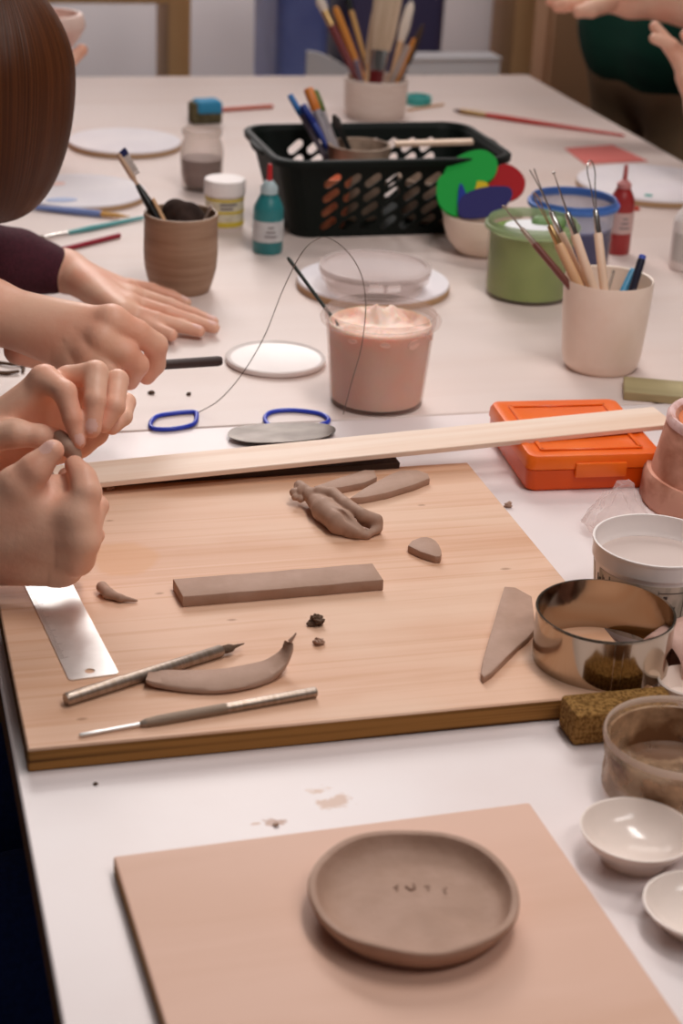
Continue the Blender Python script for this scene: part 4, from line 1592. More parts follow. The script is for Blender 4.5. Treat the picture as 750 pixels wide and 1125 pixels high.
for i, (lb, x2, y2, cb_, cc_, r, off) in enumerate(mk):
    e = Vector((gcx.x - .012 + .006 * (i % 3), gcx.y - .008 + .005 * i, .03))
    d = proj((gcx.x, gcx.y, gh))[2]
    b = ray(x2, y2, d + off)
    rod_thing('marker_pen', lb, 'marker', e, b, [('barrel', mat('marker_barrel', cb_, .4), [(0, r * .8), (.02, r), (.85, r), (.855, r * .9)], 1, None),
                                                 ('cap', mat('marker_cap', cc_, .4), [(.80, r * 1.02), (.81, r * 1.12), (.985, r * 1.1), (1, r * .8)], 1, None)], 'markers in the basket cup')
a, b = P(374, 152, bh + .008), P(368, 128, bh + .020)
rod_thing('paint_brush', 'short black handled brush in the basket beside the markers', 'brush', Vector((gcx.x + .008, gcx.y + .012, .05)), ray(366, 126, cd + .01),
          [('handle', black_plastic, [(0, .002), (.6, .0035), (.8, .003)], 1, None), ('bristles', mat('dark_bristle', rgb(52, 44, 42), .8), [(.79, .004), (.9, .006), (1, .002)], 1, None)], 'markers in the basket cup')
# pale strips in the basket
a, b = in_basket(Wb * .12, .012, bh - .010), in_basket(Wb * .52, -.010, bh - .004)
d = b - a
t = single('wooden_strip', box(d.length, .016, .005, .0006, 1, None, (d.length / 2, 0, 0)), pale_wood, 'short cream coloured strip lying across the right end of the basket', 'wood strip', a, math.atan2(d.y, d.x))
t.rotation_euler.y = -math.asin(d.z / d.length)
random.seed(21)
for i, (u, v, z) in enumerate(((-.46, .03, .045), (-.44, .012, .03), (-.36, .045, .04))):
    c = in_basket(Wb * u * .9, v, z)
    e = in_basket(Wb * u * .9 + .03, v + .02, z - .012)
    rod_thing('plastic_stub', ('white stub tool at the left end of the basket, the upper one', 'white stub tool at the left end of the basket, the lower one', 'white stub tool at the back left of the basket')[i], 'stub', e, c,
              [('stub_body', white_plastic, [(0, .005), (.1, .006), (.9, .006), (1, .005)], 1, None)], 'white stubs in the basket')

# ------------------------------------------------------------------ bowl of coloured rubber ribs
vc, vr = foot(527, 283.5, 48)
vz = .05
for _ in range(3):
    vR = wid(90, Vector((vc.x, vc.y, vz))) / 2
    vz = zat(vc, 246, vR)
t = thing('ceramic_bowl', 'white ceramic bowl full of coloured rubber ribs beside the basket', 'bowl', vc)
ob('bowl_body', lathe([(0, .002), (vr * .85, .002), (vr * .9, 0), (vr, 0), (vr * 1.15, .003), (vR * .84, vz * .35), (vR * .95, vz * .65), (vR, vz), (vR * .955, vz), (vR * .90, vz * .68), (vR * .75, vz * .35), (vr * .7, .008), (0, .007)], 72),
   cream_ceramic, t)
vd = proj((vc.x, vc.y, vz))[2]


def rubber(label, px, off, tilt, m, sm=5):
    """rib plate standing in the bowl: outline in photo coordinates on an upright leaning plane at distance vd + off"""
    pts = [ray(x, y, vd + off + tilt * (y - 215) / 100) for x, y in px]
    c = sum(pts, Vector()) / len(pts)
    n = Vector()
    for i in range(len(pts)):
        n += (pts[i] - c).cross(pts[(i + 1) % len(pts)] - c)
    n.normalize()
    p2, _ = spline(pts, [1] * len(pts), sm, True)
    bm = bmesh.new()
    h = .0022
    A = [bm.verts.new(p - c + n * h) for p in p2]
    B = [bm.verts.new(p - c - n * h) for p in p2]
    bm.faces.new(A)
    bm.faces.new(B[::-1])
    for i in range(len(A)):
        j = (i + 1) % len(A)
        bm.faces.new((A[i], B[i], B[j], A[j]))
    single('rubber_rib', bm, m, label, 'rib', c, 0, 'coloured rubber ribs in the white bowl', smooth=30)


rub_g = mat('green_rubber', rgb(24, 158, 60), 0.6, spec=0.15)
rubber('bright green kidney rib standing highest in the white bowl', [(486, 196), (496, 178), (514, 168), (532, 166), (545, 176), (545, 190), (537, 200), (520, 206), (498, 226), (488, 222)], .010, -.05, rub_g)
rubber('bright green kidney rib in front at the left of the white bowl', [(481, 198), (497, 188), (514, 187), (524, 196), (518, 216), (508, 236), (494, 236), (481, 222)], -.012, -.04, rub_g)
rubber('red kidney rib leaning right at the back of the white bowl', [(520, 204), (536, 192), (552, 181), (566, 185), (576, 197), (575, 210), (564, 220), (545, 222), (522, 220)], .018, -.03, mat('red_rubber', rgb(176, 24, 30), 0.6, spec=0.15))
rubber('yellow rib edge showing between the green and navy ribs', [(508, 206), (520, 200), (535, 202), (534, 214), (520, 224), (508, 222)], .000, -.03, mat('yellow_rubber', rgb(226, 190, 30), 0.6, spec=0.15))
rubber('dark navy rib in front in the white bowl', [(505, 238), (504, 222), (512, 213), (528, 207), (545, 205), (560, 207), (561, 219), (546, 234), (526, 240)], -.022, -.02, mat('navy_rubber', rgb(48, 44, 104), 0.6, spec=0.15))
rubber('dark blue flat rib just behind the navy rib', [(503, 236), (504, 205), (508, 204), (512, 214), (520, 226), (516, 238)], -.016, -.02, mat('blue_rubber', rgb(34, 58, 150), 0.6, spec=0.15))

# ------------------------------------------------------------------ bottles and jars


def bottle(label, cx, yb, wb, y_sh, y_cap, y_tip0, y_tip, m_body, m_cap, m_tip, m_label, wn, ltz=(.25, .6)):
    c, r = foot(cx, yb, wb)
    zs, zc, zt0, zt = zat(c, y_sh), zat(c, y_cap), zat(c, y_tip0), zat(c, y_tip)
    rn = wid(wn, c) / 2
    t = thing('squeeze_bottle', label, 'bottle', c)
    ob('bottle_body', lathe([(0, 0), (r * .92, 0), (r, .003), (r, zs * .93), (r * .96, zs), (r * .75, zs + (zc - zs) * .55), (rn, zc - .001), (rn, zc), (0, zc)], 48), m_body, t)
    ob('label', wrap(-math.pi * .97, math.pi * .6, zs * ltz[0], zs * ltz[1], r + .0003, r + .0003, 40, .0003), m_label, t, label='wrapped label')
    bm = bmesh.new()
    for k in range(3):
        z = zs * (ltz[0] + (ltz[1] - ltz[0]) * (.25 + .22 * k))
        wrap(-2.0 + .1 * k, -1.2 - .1 * k, z, z + .002, r + .0007, r + .0007, 10, .0002, bm)
    ob('label_print', bm, grey_print, t, label='lines of small print')
    ob('cap', lathe([(0, zc - .001), (rn * 1.05, zc), (rn * 1.05, zc + (zt0 - zc) * .5), (rn * .55, zt0 - .001), (rn * .4, zt0), (0, zt0)], 40), m_cap, t)
    ob('nozzle_tip', lathe([(0, zt0 - .002), (rn * .36, zt0 - .002), (rn * .30, zt - .002), (rn * .2, zt), (0, zt)], 24), m_tip, t)
    return t


teal = mat('teal_paint', rgb(44, 124, 128), 0.35)
pale_label = mat('pale_label', rgb(206, 206, 206), 0.5, var=((80, 80, 80), 3, rgb(180, 176, 182), 0.5))
bottle('small teal paint bottle with a red tip in front of the basket', 293.5, 281, 33, 226, 212, 198, 180, teal, mat('frosted_cap', rgb(178, 196, 200), .4), mat('red_tip', rgb(190, 40, 44), .4), pale_label, 18, (.28, .72))
redp = mat('dark_red_paint', rgb(160, 44, 44), 0.35)
bottle('dark red paint bottle with a pink nozzle, right of the blue tub', 677, 281, 27, 218, 206, 197, 181, redp, mat('pink_cap', rgb(200, 128, 124), .4), mat('pink_tip', rgb(190, 96, 92), .4), mat('pink_label', rgb(206, 172, 166), .5), 15, (.40, .78))
bottle('white bottle with a pale label cut off by the right edge', 755, 301, 44, 240, 226, 214, 205, white_plastic, white_plastic, white_plastic, mat('grey_label', rgb(206, 196, 190), .5), 26, (.2, .75))

# little jar with yellow banded label
yc, yr = foot(246, 254, 41)
yz = zat(yc, 212)
yt = zat(yc, 196)
jar = thing('paint_jar', 'small white lidded jar with a yellow banded label, left of the teal bottle', 'jar', yc)
cream_label = mat('cream_label', rgb(224, 214, 190), 0.5, var=((90, 90, 120), 3, rgb(196, 180, 150), 0.6, .45, .6))
ob('jar_body', lathe([(0, 0), (yr * .95, 0), (yr, .002), (yr, yz), (0, yz)], 56), white_plastic, jar)
ob('label', wrap(-math.pi, math.pi * .99, .004, yz - .003, yr + .0003, yr + .0003, 60, .0003), cream_label, jar, label='cream paper label')
yel = mat('yellow_band', rgb(216, 190, 60), 0.5)
for z in (.0045, yz * .5, yz - .006):
    ob('label_band', wrap(-math.pi, math.pi * .99, z, z + (.006 if z < .01 else .003), yr + .0008, yr + .0008, 60, .0003), yel, jar, label='yellow label band')
bm = bmesh.new()
for k in range(2):
    wrap(-2.0, -1.3 + .2 * k, yz * (.62 + .12 * k), yz * (.62 + .12 * k) + .003, yr + .0008, yr + .0008, 12, .0002, bm)
ob('label_print', bm, grey_print, jar, label='lines of small print')
yR = wid(45, yc) / 2
ob('lid', lathe([(yR * .9, yz - .001), (yR, yz), (yR, yt - .002), (yR * .96, yt), (0, yt), (0, yt - .002), (yR * .9, yz - .001)], 64), white_plastic, jar)

# glass jar with grey slip
jc, jr = foot(221, 213, 46)
jz = zat(jc, 141)
jar = thing('glass_jar', 'clear glass jar half full of grey slip beside the clay cup', 'jar', jc)
ob('jar_body', lathe([(0, 0), (jr * .85, 0), (jr * .92, .003), (jr, .02), (jr * 1.04, jz * .62), (jr * .98, jz * .74), (jr * .86, jz * .84), (jr * .86, jz * .88), (jr * .93, jz * .90), (jr * .93, jz * .98), (jr * .88, jz),
                      (jr * .83, jz * .98), (jr * .80, jz * .84), (jr * .92, jz * .72), (jr * .97, jz * .6), (jr * .93, .02), (jr * .8, .005), (0, .004)], 64), clear_glass, jar)
gs = mat('grey_slip', rgb(152, 132, 130), 0.6, var=((14, 14, 60), 3, rgb(128, 106, 100), 0.8))
ob('content', lathe([(0, .0055), (jr * .78, .0065), (jr * .915, .021), (jr * .955, jz * .52), (0, jz * .52)], 64), gs, jar, label='grey slip')
for z in (.905, .95):
    ob('thread', lathe([(jr * .925, jz * z), (jr * .955, jz * z + .001), (jr * .925, jz * z + .002), (jr * .925, jz * z)], 56), clear_glass, jar)

# sponge with a blue scouring cloth
q, _ = foot(225, 138, 34)
sp_s = mat('olive_sponge', rgb(112, 104, 78), 0.9, spec=.1, var=((120, 120, 120), 3, rgb(78, 70, 50), 0.8), bump=((260, 260, 260), .8, .003))
hz_ = zat(q, 112)
t = thing('sponge', 'upright olive sponge with a blue cloth on top behind the glass jar', 'sponge', (q.x, q.y, 0), 0.15)
wsp = wid(34, q)
ob('sponge_block', box(wsp, .028, hz_, .003, 2), sp_s, t)
bm = box(wsp * .86, .034, .020, .006, 3)
for v in bm.verts:
    v.co.z += .002 * noise.noise(v.co * 90)
ob('scouring_cloth', bm, mat('blue_cloth', rgb(44, 140, 184), .7), t, loc=(.003, -.001, hz_ - .016), label='bright blue cloth')

# brown clay cup
kc, kr_ = foot(198, 327.5, 66)
kz = .08
for _ in range(3):
    kR = wid(82, Vector((kc.x, kc.y, kz))) / 2
    kz = zat(kc, 244, kR)
brown_clay = mat('brown_stoneware', rgb(170, 138, 114), 0.5, spec=.4, var=((10, 10, 130), 4, rgb(138, 104, 80), 0.7), bump=((8, 8, 300), .35, .002))
ccup = thing('clay_cup', 'grey brown clay cup with a toothbrush and sponge, beside the flat hand', 'cup', kc)
ob('cup_body', lathe([(0, .001), (kr_ * .95, 0), (kr_, .003), (kR * .90, .014), (kR * .97, .026), (kR, .042), (kR * .985, kz - .008), (kR, kz - .002), (kR * .985, kz), (kR * .93, kz), (kR * .91, kz - .006), (kR * .91, .03), (kR * .8, .01), (0, .008)], 80, .006, 9),
   brown_clay, ccup)
dsp = mat('dark_sponge', rgb(70, 54, 48), 0.9, spec=.1, var=((60, 60, 60), 3, rgb(40, 30, 28), .8))
s = Soft(.0013)
z = kz - .006
s.chain([(kc.x - .008, kc.y + .012, z - .02), (kc.x - .004, kc.y + .014, z + .003), (kc.x + .012, kc.y + .013, z + .000), (kc.x + .020, kc.y + .006, z - .004)], [.014, .0135, .0125, .010], .003)
s.ball((kc.x + .006, kc.y + .006, z - .008), .015, .003)
soft_thing('sponge', 'dark brown wet sponge stuffed inside the grey brown clay cup', 'sponge', [s], dsp)
kd = proj((kc.x, kc.y, kz))[2]
e = Vector((kc.x - .002, kc.y - .020, kz - .045))
b = ray(130, 169, kd - .005)
tb = rod_thing('toothbrush', 'old toothbrush with black grip standing in the grey brown clay cup', 'toothbrush', e, b, [
    ('handle', mat('beige_brush', rgb(196, 160, 132), .4), [(0, .004), (.3, .0050), (.62, .0034), (.74, .0034), (.78, .0056), (.97, .0056), (1, .004)], .6, None),
    ('grip', black_plastic, [(.30, .0052), (.36, .0064), (.52, .0068), (.66, .0046), (.70, .0036)], .75, 'black rubber grip')])
L = (b - e).length
bm = bmesh.new()
random.seed(3)
for i in range(7):
    for j in range(3):
        p = Vector(((j - 1) * .0024, 0, L * (.79 + .025 * i)))
        # tufts stand towards the right of the picture
        tube([p, p + Vector((.001 * random.uniform(-1, 1), .0095, .001 * random.uniform(-1, 1)))], .0012, 6, bm)
br_o = ob('bristles', bm, mat('white_bristle', rgb(220, 210, 205), .7), tb)
bm = bmesh.new()
for i in range(3):
    for j in range(3):
        p = Vector(((j - 1) * .0024, 0, L * (.955 + .018 * i)))
        tube([p, p + Vector((0, .0098, .002))], .0014, 6, bm)
ob('bristle_tip', bm, mat('navy_bristle', rgb(26, 34, 92), .6), tb, label='navy blue tip bristles')
# turn the tufts to face right
loc_x = (CAM_R[:, 0])
w = V(loc_x)
w = w - (b - e).normalized() * w.dot((b - e).normalized())
cur = tb.rotation_quaternion @ Vector((0, 1, 0))
tb.rotation_quaternion = cur.rotation_difference(w.normalized()) @ tb.rotation_quaternion
rod_thing('wooden_tool', 'flat wooden tool leaning beside the toothbrush in the clay cup', 'tool', Vector((kc.x + .002, kc.y - .021, kz - .05)), ray(168, 218, kd - .012),
          [('tool_body', tan_wood, [(0, .003), (.5, .0034), (1, .0028)], .5, None)], None)
rod_thing('wooden_tool', 'pale flat tool end sticking out at the right of the clay cup', 'tool', Vector((kc.x + .006, kc.y - .004, kz - .05)), ray(232, 226, kd - .004),
          [('tool_body', mat('grey_tool', rgb(160, 140, 128), .5), [(0, .003), (.5, .004), (1, .0045)], .4, None)], None)

# ------------------------------------------------------------------ brushes and pencils lying on the table


def lying(name, label, cat, x1, y1, x2, y2, parts, r, group=None):
    a, b = P(x1, y1, r), P(x2, y2, r)
    return rod_thing(name, label, cat, a, b, parts, group)


r = .0042
bg_ = 'brushes lying on the table'
lying('paint_brush', 'long red handled brush with gold ferrule on the table behind the basket', 'brush', 498, 121, 686, 149, [
    ('bristles', mat('dark_red_bristle', rgb(84, 36, 34), .8), [(0, r * .3), (.03, r * .9), (.05, r)], .7, None),
    ('ferrule', brass, [(.045, r), (.06, r * 1.02), (.19, r * .95), (.2, r * .9)], 1, None),
    ('handle', mat('red_paint', rgb(196, 64, 56), .35), [(.195, r * .9), (.30, r * 1.05), (.6, r * .75), (.98, r * .5), (1, r * .3)], 1, None)], r, bg_)
lying('paint_brush', 'light blue handled brush with an ochre end below the paint streaked bat', 'brush', 142, 238, 20, 226, [
    ('bristles', mat('ochre_bristle', rgb(214, 160, 86), .7), [(0, r * .2), (.12, r * .9), (.25, r)], .8, 'ochre bristles'),
    ('handle', mat('blue_paint', rgb(126, 146, 204), .4), [(.25, r * 1.05), (.5, r), (1, r * .5)], 1, None)], r, bg_)
lying('paint_brush', 'thin teal handled brush between the blue and red ones', 'brush', 38, 263, 157, 239, [
    ('bristles', mat('brown_bristle', rgb(130, 112, 98), .8), [(0, .001), (.04, .0034), (.08, .003)], 1, None),
    ('ferrule', chrome, [(.08, .0022), (.3, .0020)], 1, None),
    ('handle', mat('teal_handle', rgb(92, 166, 168), .4), [(.3, .0024), (.5, .0034), (1, .0022)], 1, None)], .0034, bg_)
lying('pencil', 'dark red pencil on the table above the maroon cuff', 'pencil', 52, 278, 131, 258.5, [
    ('shaft', mat('crimson', rgb(156, 26, 48), .35), [(0, .001), (.05, .0032), (1, .0032)], 1, None)], .0032)
lying('pencil', 'salmon pink pencil lying right of the olive sponge', 'pencil', 243, 120.5, 300, 116.5, [
    ('shaft', mat('salmon', rgb(216, 128, 112), .45), [(0, .0035), (.97, .0035), (1, .002)], 1, None)], .0035)
# teal tape and pencil behind the pot
q, rt = foot(459, 117, 29)
t = thing('paint_pan', 'small round teal pan lying right of the brush pot', 'pan', q)
tm = mat('teal_plastic', rgb(62, 168, 164), .4)
ob('disc', lathe([(0, 0), (rt * .95, 0), (rt, .002), (rt, .012), (rt * .95, .014), (rt * .8, .014), (rt * .75, .008), (0, .007)], 48), tm, t)
lying('pencil', 'thin tan stick in front of the small teal disc', 'pencil', 448, 121, 487, 114.5, [('shaft', tan_wood, [(0, .002), (1, .002)], 1, None)], .002)

# red sheet
pts = [P(x, y, 0) for x, y in ((620, 163.5), (673, 160), (711, 177.5), (642, 180.5))]
c = sum(pts, Vector()) / 4
single('paper_sheet', prism([(p.x - c.x, p.y - c.y) for p in pts], 0, .0012), mat('red_sheet', rgb(212, 106, 98), .7), 'flat red rectangular sheet on the table behind the red bottle', 'sheet', (c.x, c.y, 0.0001))

# ------------------------------------------------------------------ brush pot far back
oc_, or_ = foot(411, 134, 66)
oz = .09
for _ in range(3):
    oR = wid(71, Vector((oc_.x, oc_.y, oz))) / 2
    oz = zat(oc_, 92, oR)
potm = mat('cream_stoneware', rgb(222, 206, 196, K), .4, var=((20, 20, 220), 3, rgb(206, 186, 174, K), .6), bump=((6, 6, 240), .4, .002))
t = thing('ceramic_pot', 'cream ceramic pot full of brushes standing behind the basket', 'pot', oc_)
ob('pot_body', lathe([(0, .001), (or_ * .94, 0), (or_, .004), (oR * .97, oz * .3), (oR * .985, oz * .9), (oR * 1.01, oz - .004), (oR * .99, oz), (oR * .93, oz), (oR * .90, oz - .006), (oR * .9, .02), (0, .012)], 72), potm, t)
od = proj((oc_.x, oc_.y, oz))[2]


def pot_brush(label, x1, y1, x2, y2, parts, off, root='paint_brush'):
    e0 = ray(x1, y1, od + off * .5)
    b = ray(x2, y2, od + off * 1.4)
    d = (e0 - b).normalized()
    e = e0 + d * .05
    v = Vector((e.x - oc_.x, e.y - oc_.y, 0))
    if v.length > oR * .75:
        w_ = v.normalized() * oR * .75
        e = Vector((oc_.x + w_.x, oc_.y + w_.y, e.z))
    rod_thing(root, label, 'brush', e, b, parts, 'brushes in the cream pot')


def brush_parts(hm, fm, bm_, r, flat=1, h=.55, f=.75, hr=.6):
    return [('handle', hm, [(0, r * hr * .6), (.1, r * hr), (h, r * .8)], flat, None), ('ferrule', fm, [(h - .01, r * .8), (h, r * .85), (f, r)], flat, None),
            ('bristles', bm_, [(f - .01, r), (f + .08, r * 1.15), (.95, r * .9), (1, r * .3)], flat, None)]


redw = mat('dark_red_handle', rgb(112, 24, 26), .35)
hake = mat('hake_bristle', rgb(214, 188, 162), .9, var=((200, 200, 12), 3, rgb(176, 146, 118), .7))
hake2 = mat('light_bristle', rgb(222, 206, 192), .9)
orange_w = mat('orange_handle', rgb(206, 130, 46), .4)
ochre = mat('ochre_handle', rgb(196, 150, 88), .5)
darkb = mat('dark_brown_bristle', rgb(66, 46, 38), .9)
pot_brush('dark red handled brush leaning far left in the cream pot', 391, 84, 348, -6, [('handle', redw, [(0, .005), (.7, .0068), (.72, .0064)], 1, None), ('ferrule', brass, [(.71, .0064), (.86, .0066)], 1, None), ('bristles', hake2, [(.85, .0066), (.93, .008), (1, .003)], 1, None)], -.01)
pot_brush('orange handled brush behind the dark red one in the cream pot', 393, 72, 368, 8, [('handle', orange_w, [(0, .004), (.6, .006), (.95, .0058), (1, .004)], 1, None)], .012)
pot_brush('ochre handled brush with a black tip in the cream pot', 402, 70, 380, -8, [('handle', ochre, [(0, .0035), (.8, .0045), (.82, .004)], 1, None), ('bristles', black_plastic, [(.81, .004), (.9, .006), (1, .002)], 1, None)], .016)
pot_brush('wide flat pale bristled brush in the middle of the cream pot', 413, 84, 428, -14, [('handle', redw, [(0, .009), (.30, .012), (.32, .013)], .4, 'red lacquered handle'), ('ferrule', chrome, [(.31, .0135), (.33, .0145), (.48, .0165)], .4, 'silver ferrule'), ('bristles', hake, [(.475, .017), (.6, .021), (.95, .024), (1, .020)], .35, None)], -.016)
pot_brush('narrow pale brush just left of the wide flat one', 404, 84, 414, 6, [('handle', tan_wood, [(0, .004), (.4, .006), (.42, .006)], 1, None), ('bristles', hake, [(.41, .0065), (.6, .009), (.9, .008), (1, .003)], .7, None)], .000)
pot_brush('pale brush with white bristles right of the wide flat one', 430, 84, 452, 2, [('handle', tan_wood, [(0, .004), (.6, .005), (.62, .005)], 1, None), ('bristles', hake2, [(.61, .006), (.75, .009), (.95, .007), (1, .003)], .8, None)], .010)
pot_brush('orange handled thin brush on the right of the cream pot', 438, 84, 455, 42, [('handle', orange_w, [(0, .003), (.9, .0042), (1, .003)], 1, None)], -.010)
pot_brush('dark bristled brush leaning far right in the cream pot', 441, 84, 465, 26, [('handle', mat('grey_handle', rgb(110, 96, 98), .5), [(0, .003), (.5, .0042), (.52, .004)], 1, None), ('bristles', darkb, [(.51, .005), (.7, .0065), (.9, .005), (1, .0015)], 1, None)], .000)
pot_brush('brown bristled brush at the back right of the cream pot', 434, 80, 445, 8, [('handle', tan_wood, [(0, .003), (.55, .004)], 1, None), ('bristles', darkb, [(.54, .005), (.75, .0065), (1, .002)], 1, None)], .020)
pot_brush('grey pale brush low on the right in the cream pot', 432, 86, 448, 50, [('handle', mat('pale_grey_handle', rgb(180, 160, 150), .5), [(0, .003), (.6, .0055), (1, .005)], 1, None)], -.018)
pot_brush('short violet grey pen at the left of the cream pot', 396, 86, 391, 66, [('handle', mat('violet_grey', rgb(120, 108, 128), .5), [(0, .003), (1, .004)], 1, None)], -.014)

# ------------------------------------------------------------------ clay cutting wire with two blue loops
blue_h = mat('blue_handle', rgb(36, 62, 190), .35)
cw_c = P(300, 470, 0)
wire_t = thing('cutting_wire', 'thin clay cutting wire with two blue loop handles arching over the pink tub', 'cutting wire', (cw_c.x, cw_c.y, 0))


def loop_handle(pts, z=.0022):
    w = [P(x, y, z) - cw_c for x, y in pts]
    ob('loop_handle', tube(w, .0021, 10, closed=True, smooth_pts=6), blue_h, wire_t)


loop_handle([(165, 466), (172, 457.5), (190, 454), (212, 452.5), (216, 456), (212, 466), (190, 471), (170, 471)])
loop_handle([(291, 461), (297, 453), (318, 450.5), (345, 453), (358, 457.5), (359, 464), (335, 470), (302, 470)])
d0 = proj(P(217, 453, 0))[2]
rimd = proj((pkc.x, pkc.y - pkR, pkz))[2]
path = []
for (x, y, k) in [(216, 454, 0), (240, 440, .1), (265, 412, .3), (290, 370, .55), (310, 320, .8), (330, 280, 1), (346, 264, 1.0), (362, 262, 1.0), (382, 277, 1.0), (396, 300, 1), (401, 325, .95), (401, 350, .95), (396, 385, .96), (386, 420, .99), (377, 455, 1.0)]:
    dd = d0 + (rimd - .012 - d0) * k
    if y >= 350:
        q = Vector((pkc.x, pkc.y, 0))
        zz = zat(q, y, pkR * (.93 + .12 * (458 - y) / 100))
        dd = proj(Vector((q.x, q.y, max(zz, 0.001))) - hdir(q) * (pkR * (.93 + .14 * (458 - y) / 100)))[2] - .002
    path.append(ray(x, y, dd) - cw_c)
ob('wire', tube(path, .00042, 6, smooth_pts=8), mat('wire_metal', rgb(120, 104, 96), .4, .6), wire_t)
# ------------------------------------------------------------------ people
def rr_(px, d):
    return px * d / F_PX


def chain_px(s, pts, k=.003):
    """pts: (x, y, distance, radius in photo pixels)"""
    w = [ray(x, y, d) for x, y, d, r in pts]
    s.chain(w, [rr_(r, d) for x, y, d, r in pts], k)
    return w


def nail_mark(base, tip, r, facing, back=.35, wfac=.78, lfac=1.0):
    """an oval nail on the last joint: rows of a local frame and radii"""
    ax = (tip - base).normalized()
    n = (facing - ax * facing.dot(ax)).normalized()
    sd = ax.cross(n)
    c = tip - ax * r * back + n * r * .9
    return (tuple(c), ((tuple(ax), tuple(sd), tuple(n)), (r * lfac, r * wfac, r * .55)), 1, tuple(n))


TO_CAM = -V(CAM_R[:, 2])
PX_UP = -V(CAM_R[:, 1])
PX_RT = V(CAM_R[:, 0])


def relaxed_hand(wrist, fwd, thumb_side):
    """slightly curled open hand with five fingers"""
    s = Soft(.002)
    w, f = Vector(wrist), Vector(fwd).normalized()
    t = (Vector(thumb_side) - f * f.dot(Vector(thumb_side))).normalized()
    n = f.cross(t)
    if n.z > 0:
        n = -n
    for i, (off, ln_) in enumerate(((.026, .070), (.009, .078), (-.008, .072), (-.025, .058))):
        k0 = w + f * .085 + t * off
        s.cap(w, k0, .019, .0115, .010)
        k1 = k0 + f * ln_ * .5 + n * .008 + t * off * .15
        k2 = k1 + f * ln_ * .28 + n * .014
        k3 = k2 + f * ln_ * .18 + n * .016
        s.chain([k0, k1, k2, k3], [.0105, .009, .0082, .0070], .002)
    b0 = w + f * .025 + t * .022
    b1 = b0 + f * .035 + t * .025 + n * .008
    b2 = b1 + f * .030 + t * .006 + n * .006
    s.chain([b0, b1, b2, b2 + f * .020], [.016, .0115, .0100, .0080], .006)
    s.cap(w - f * .06, w, .027, .023, .01)
    return s


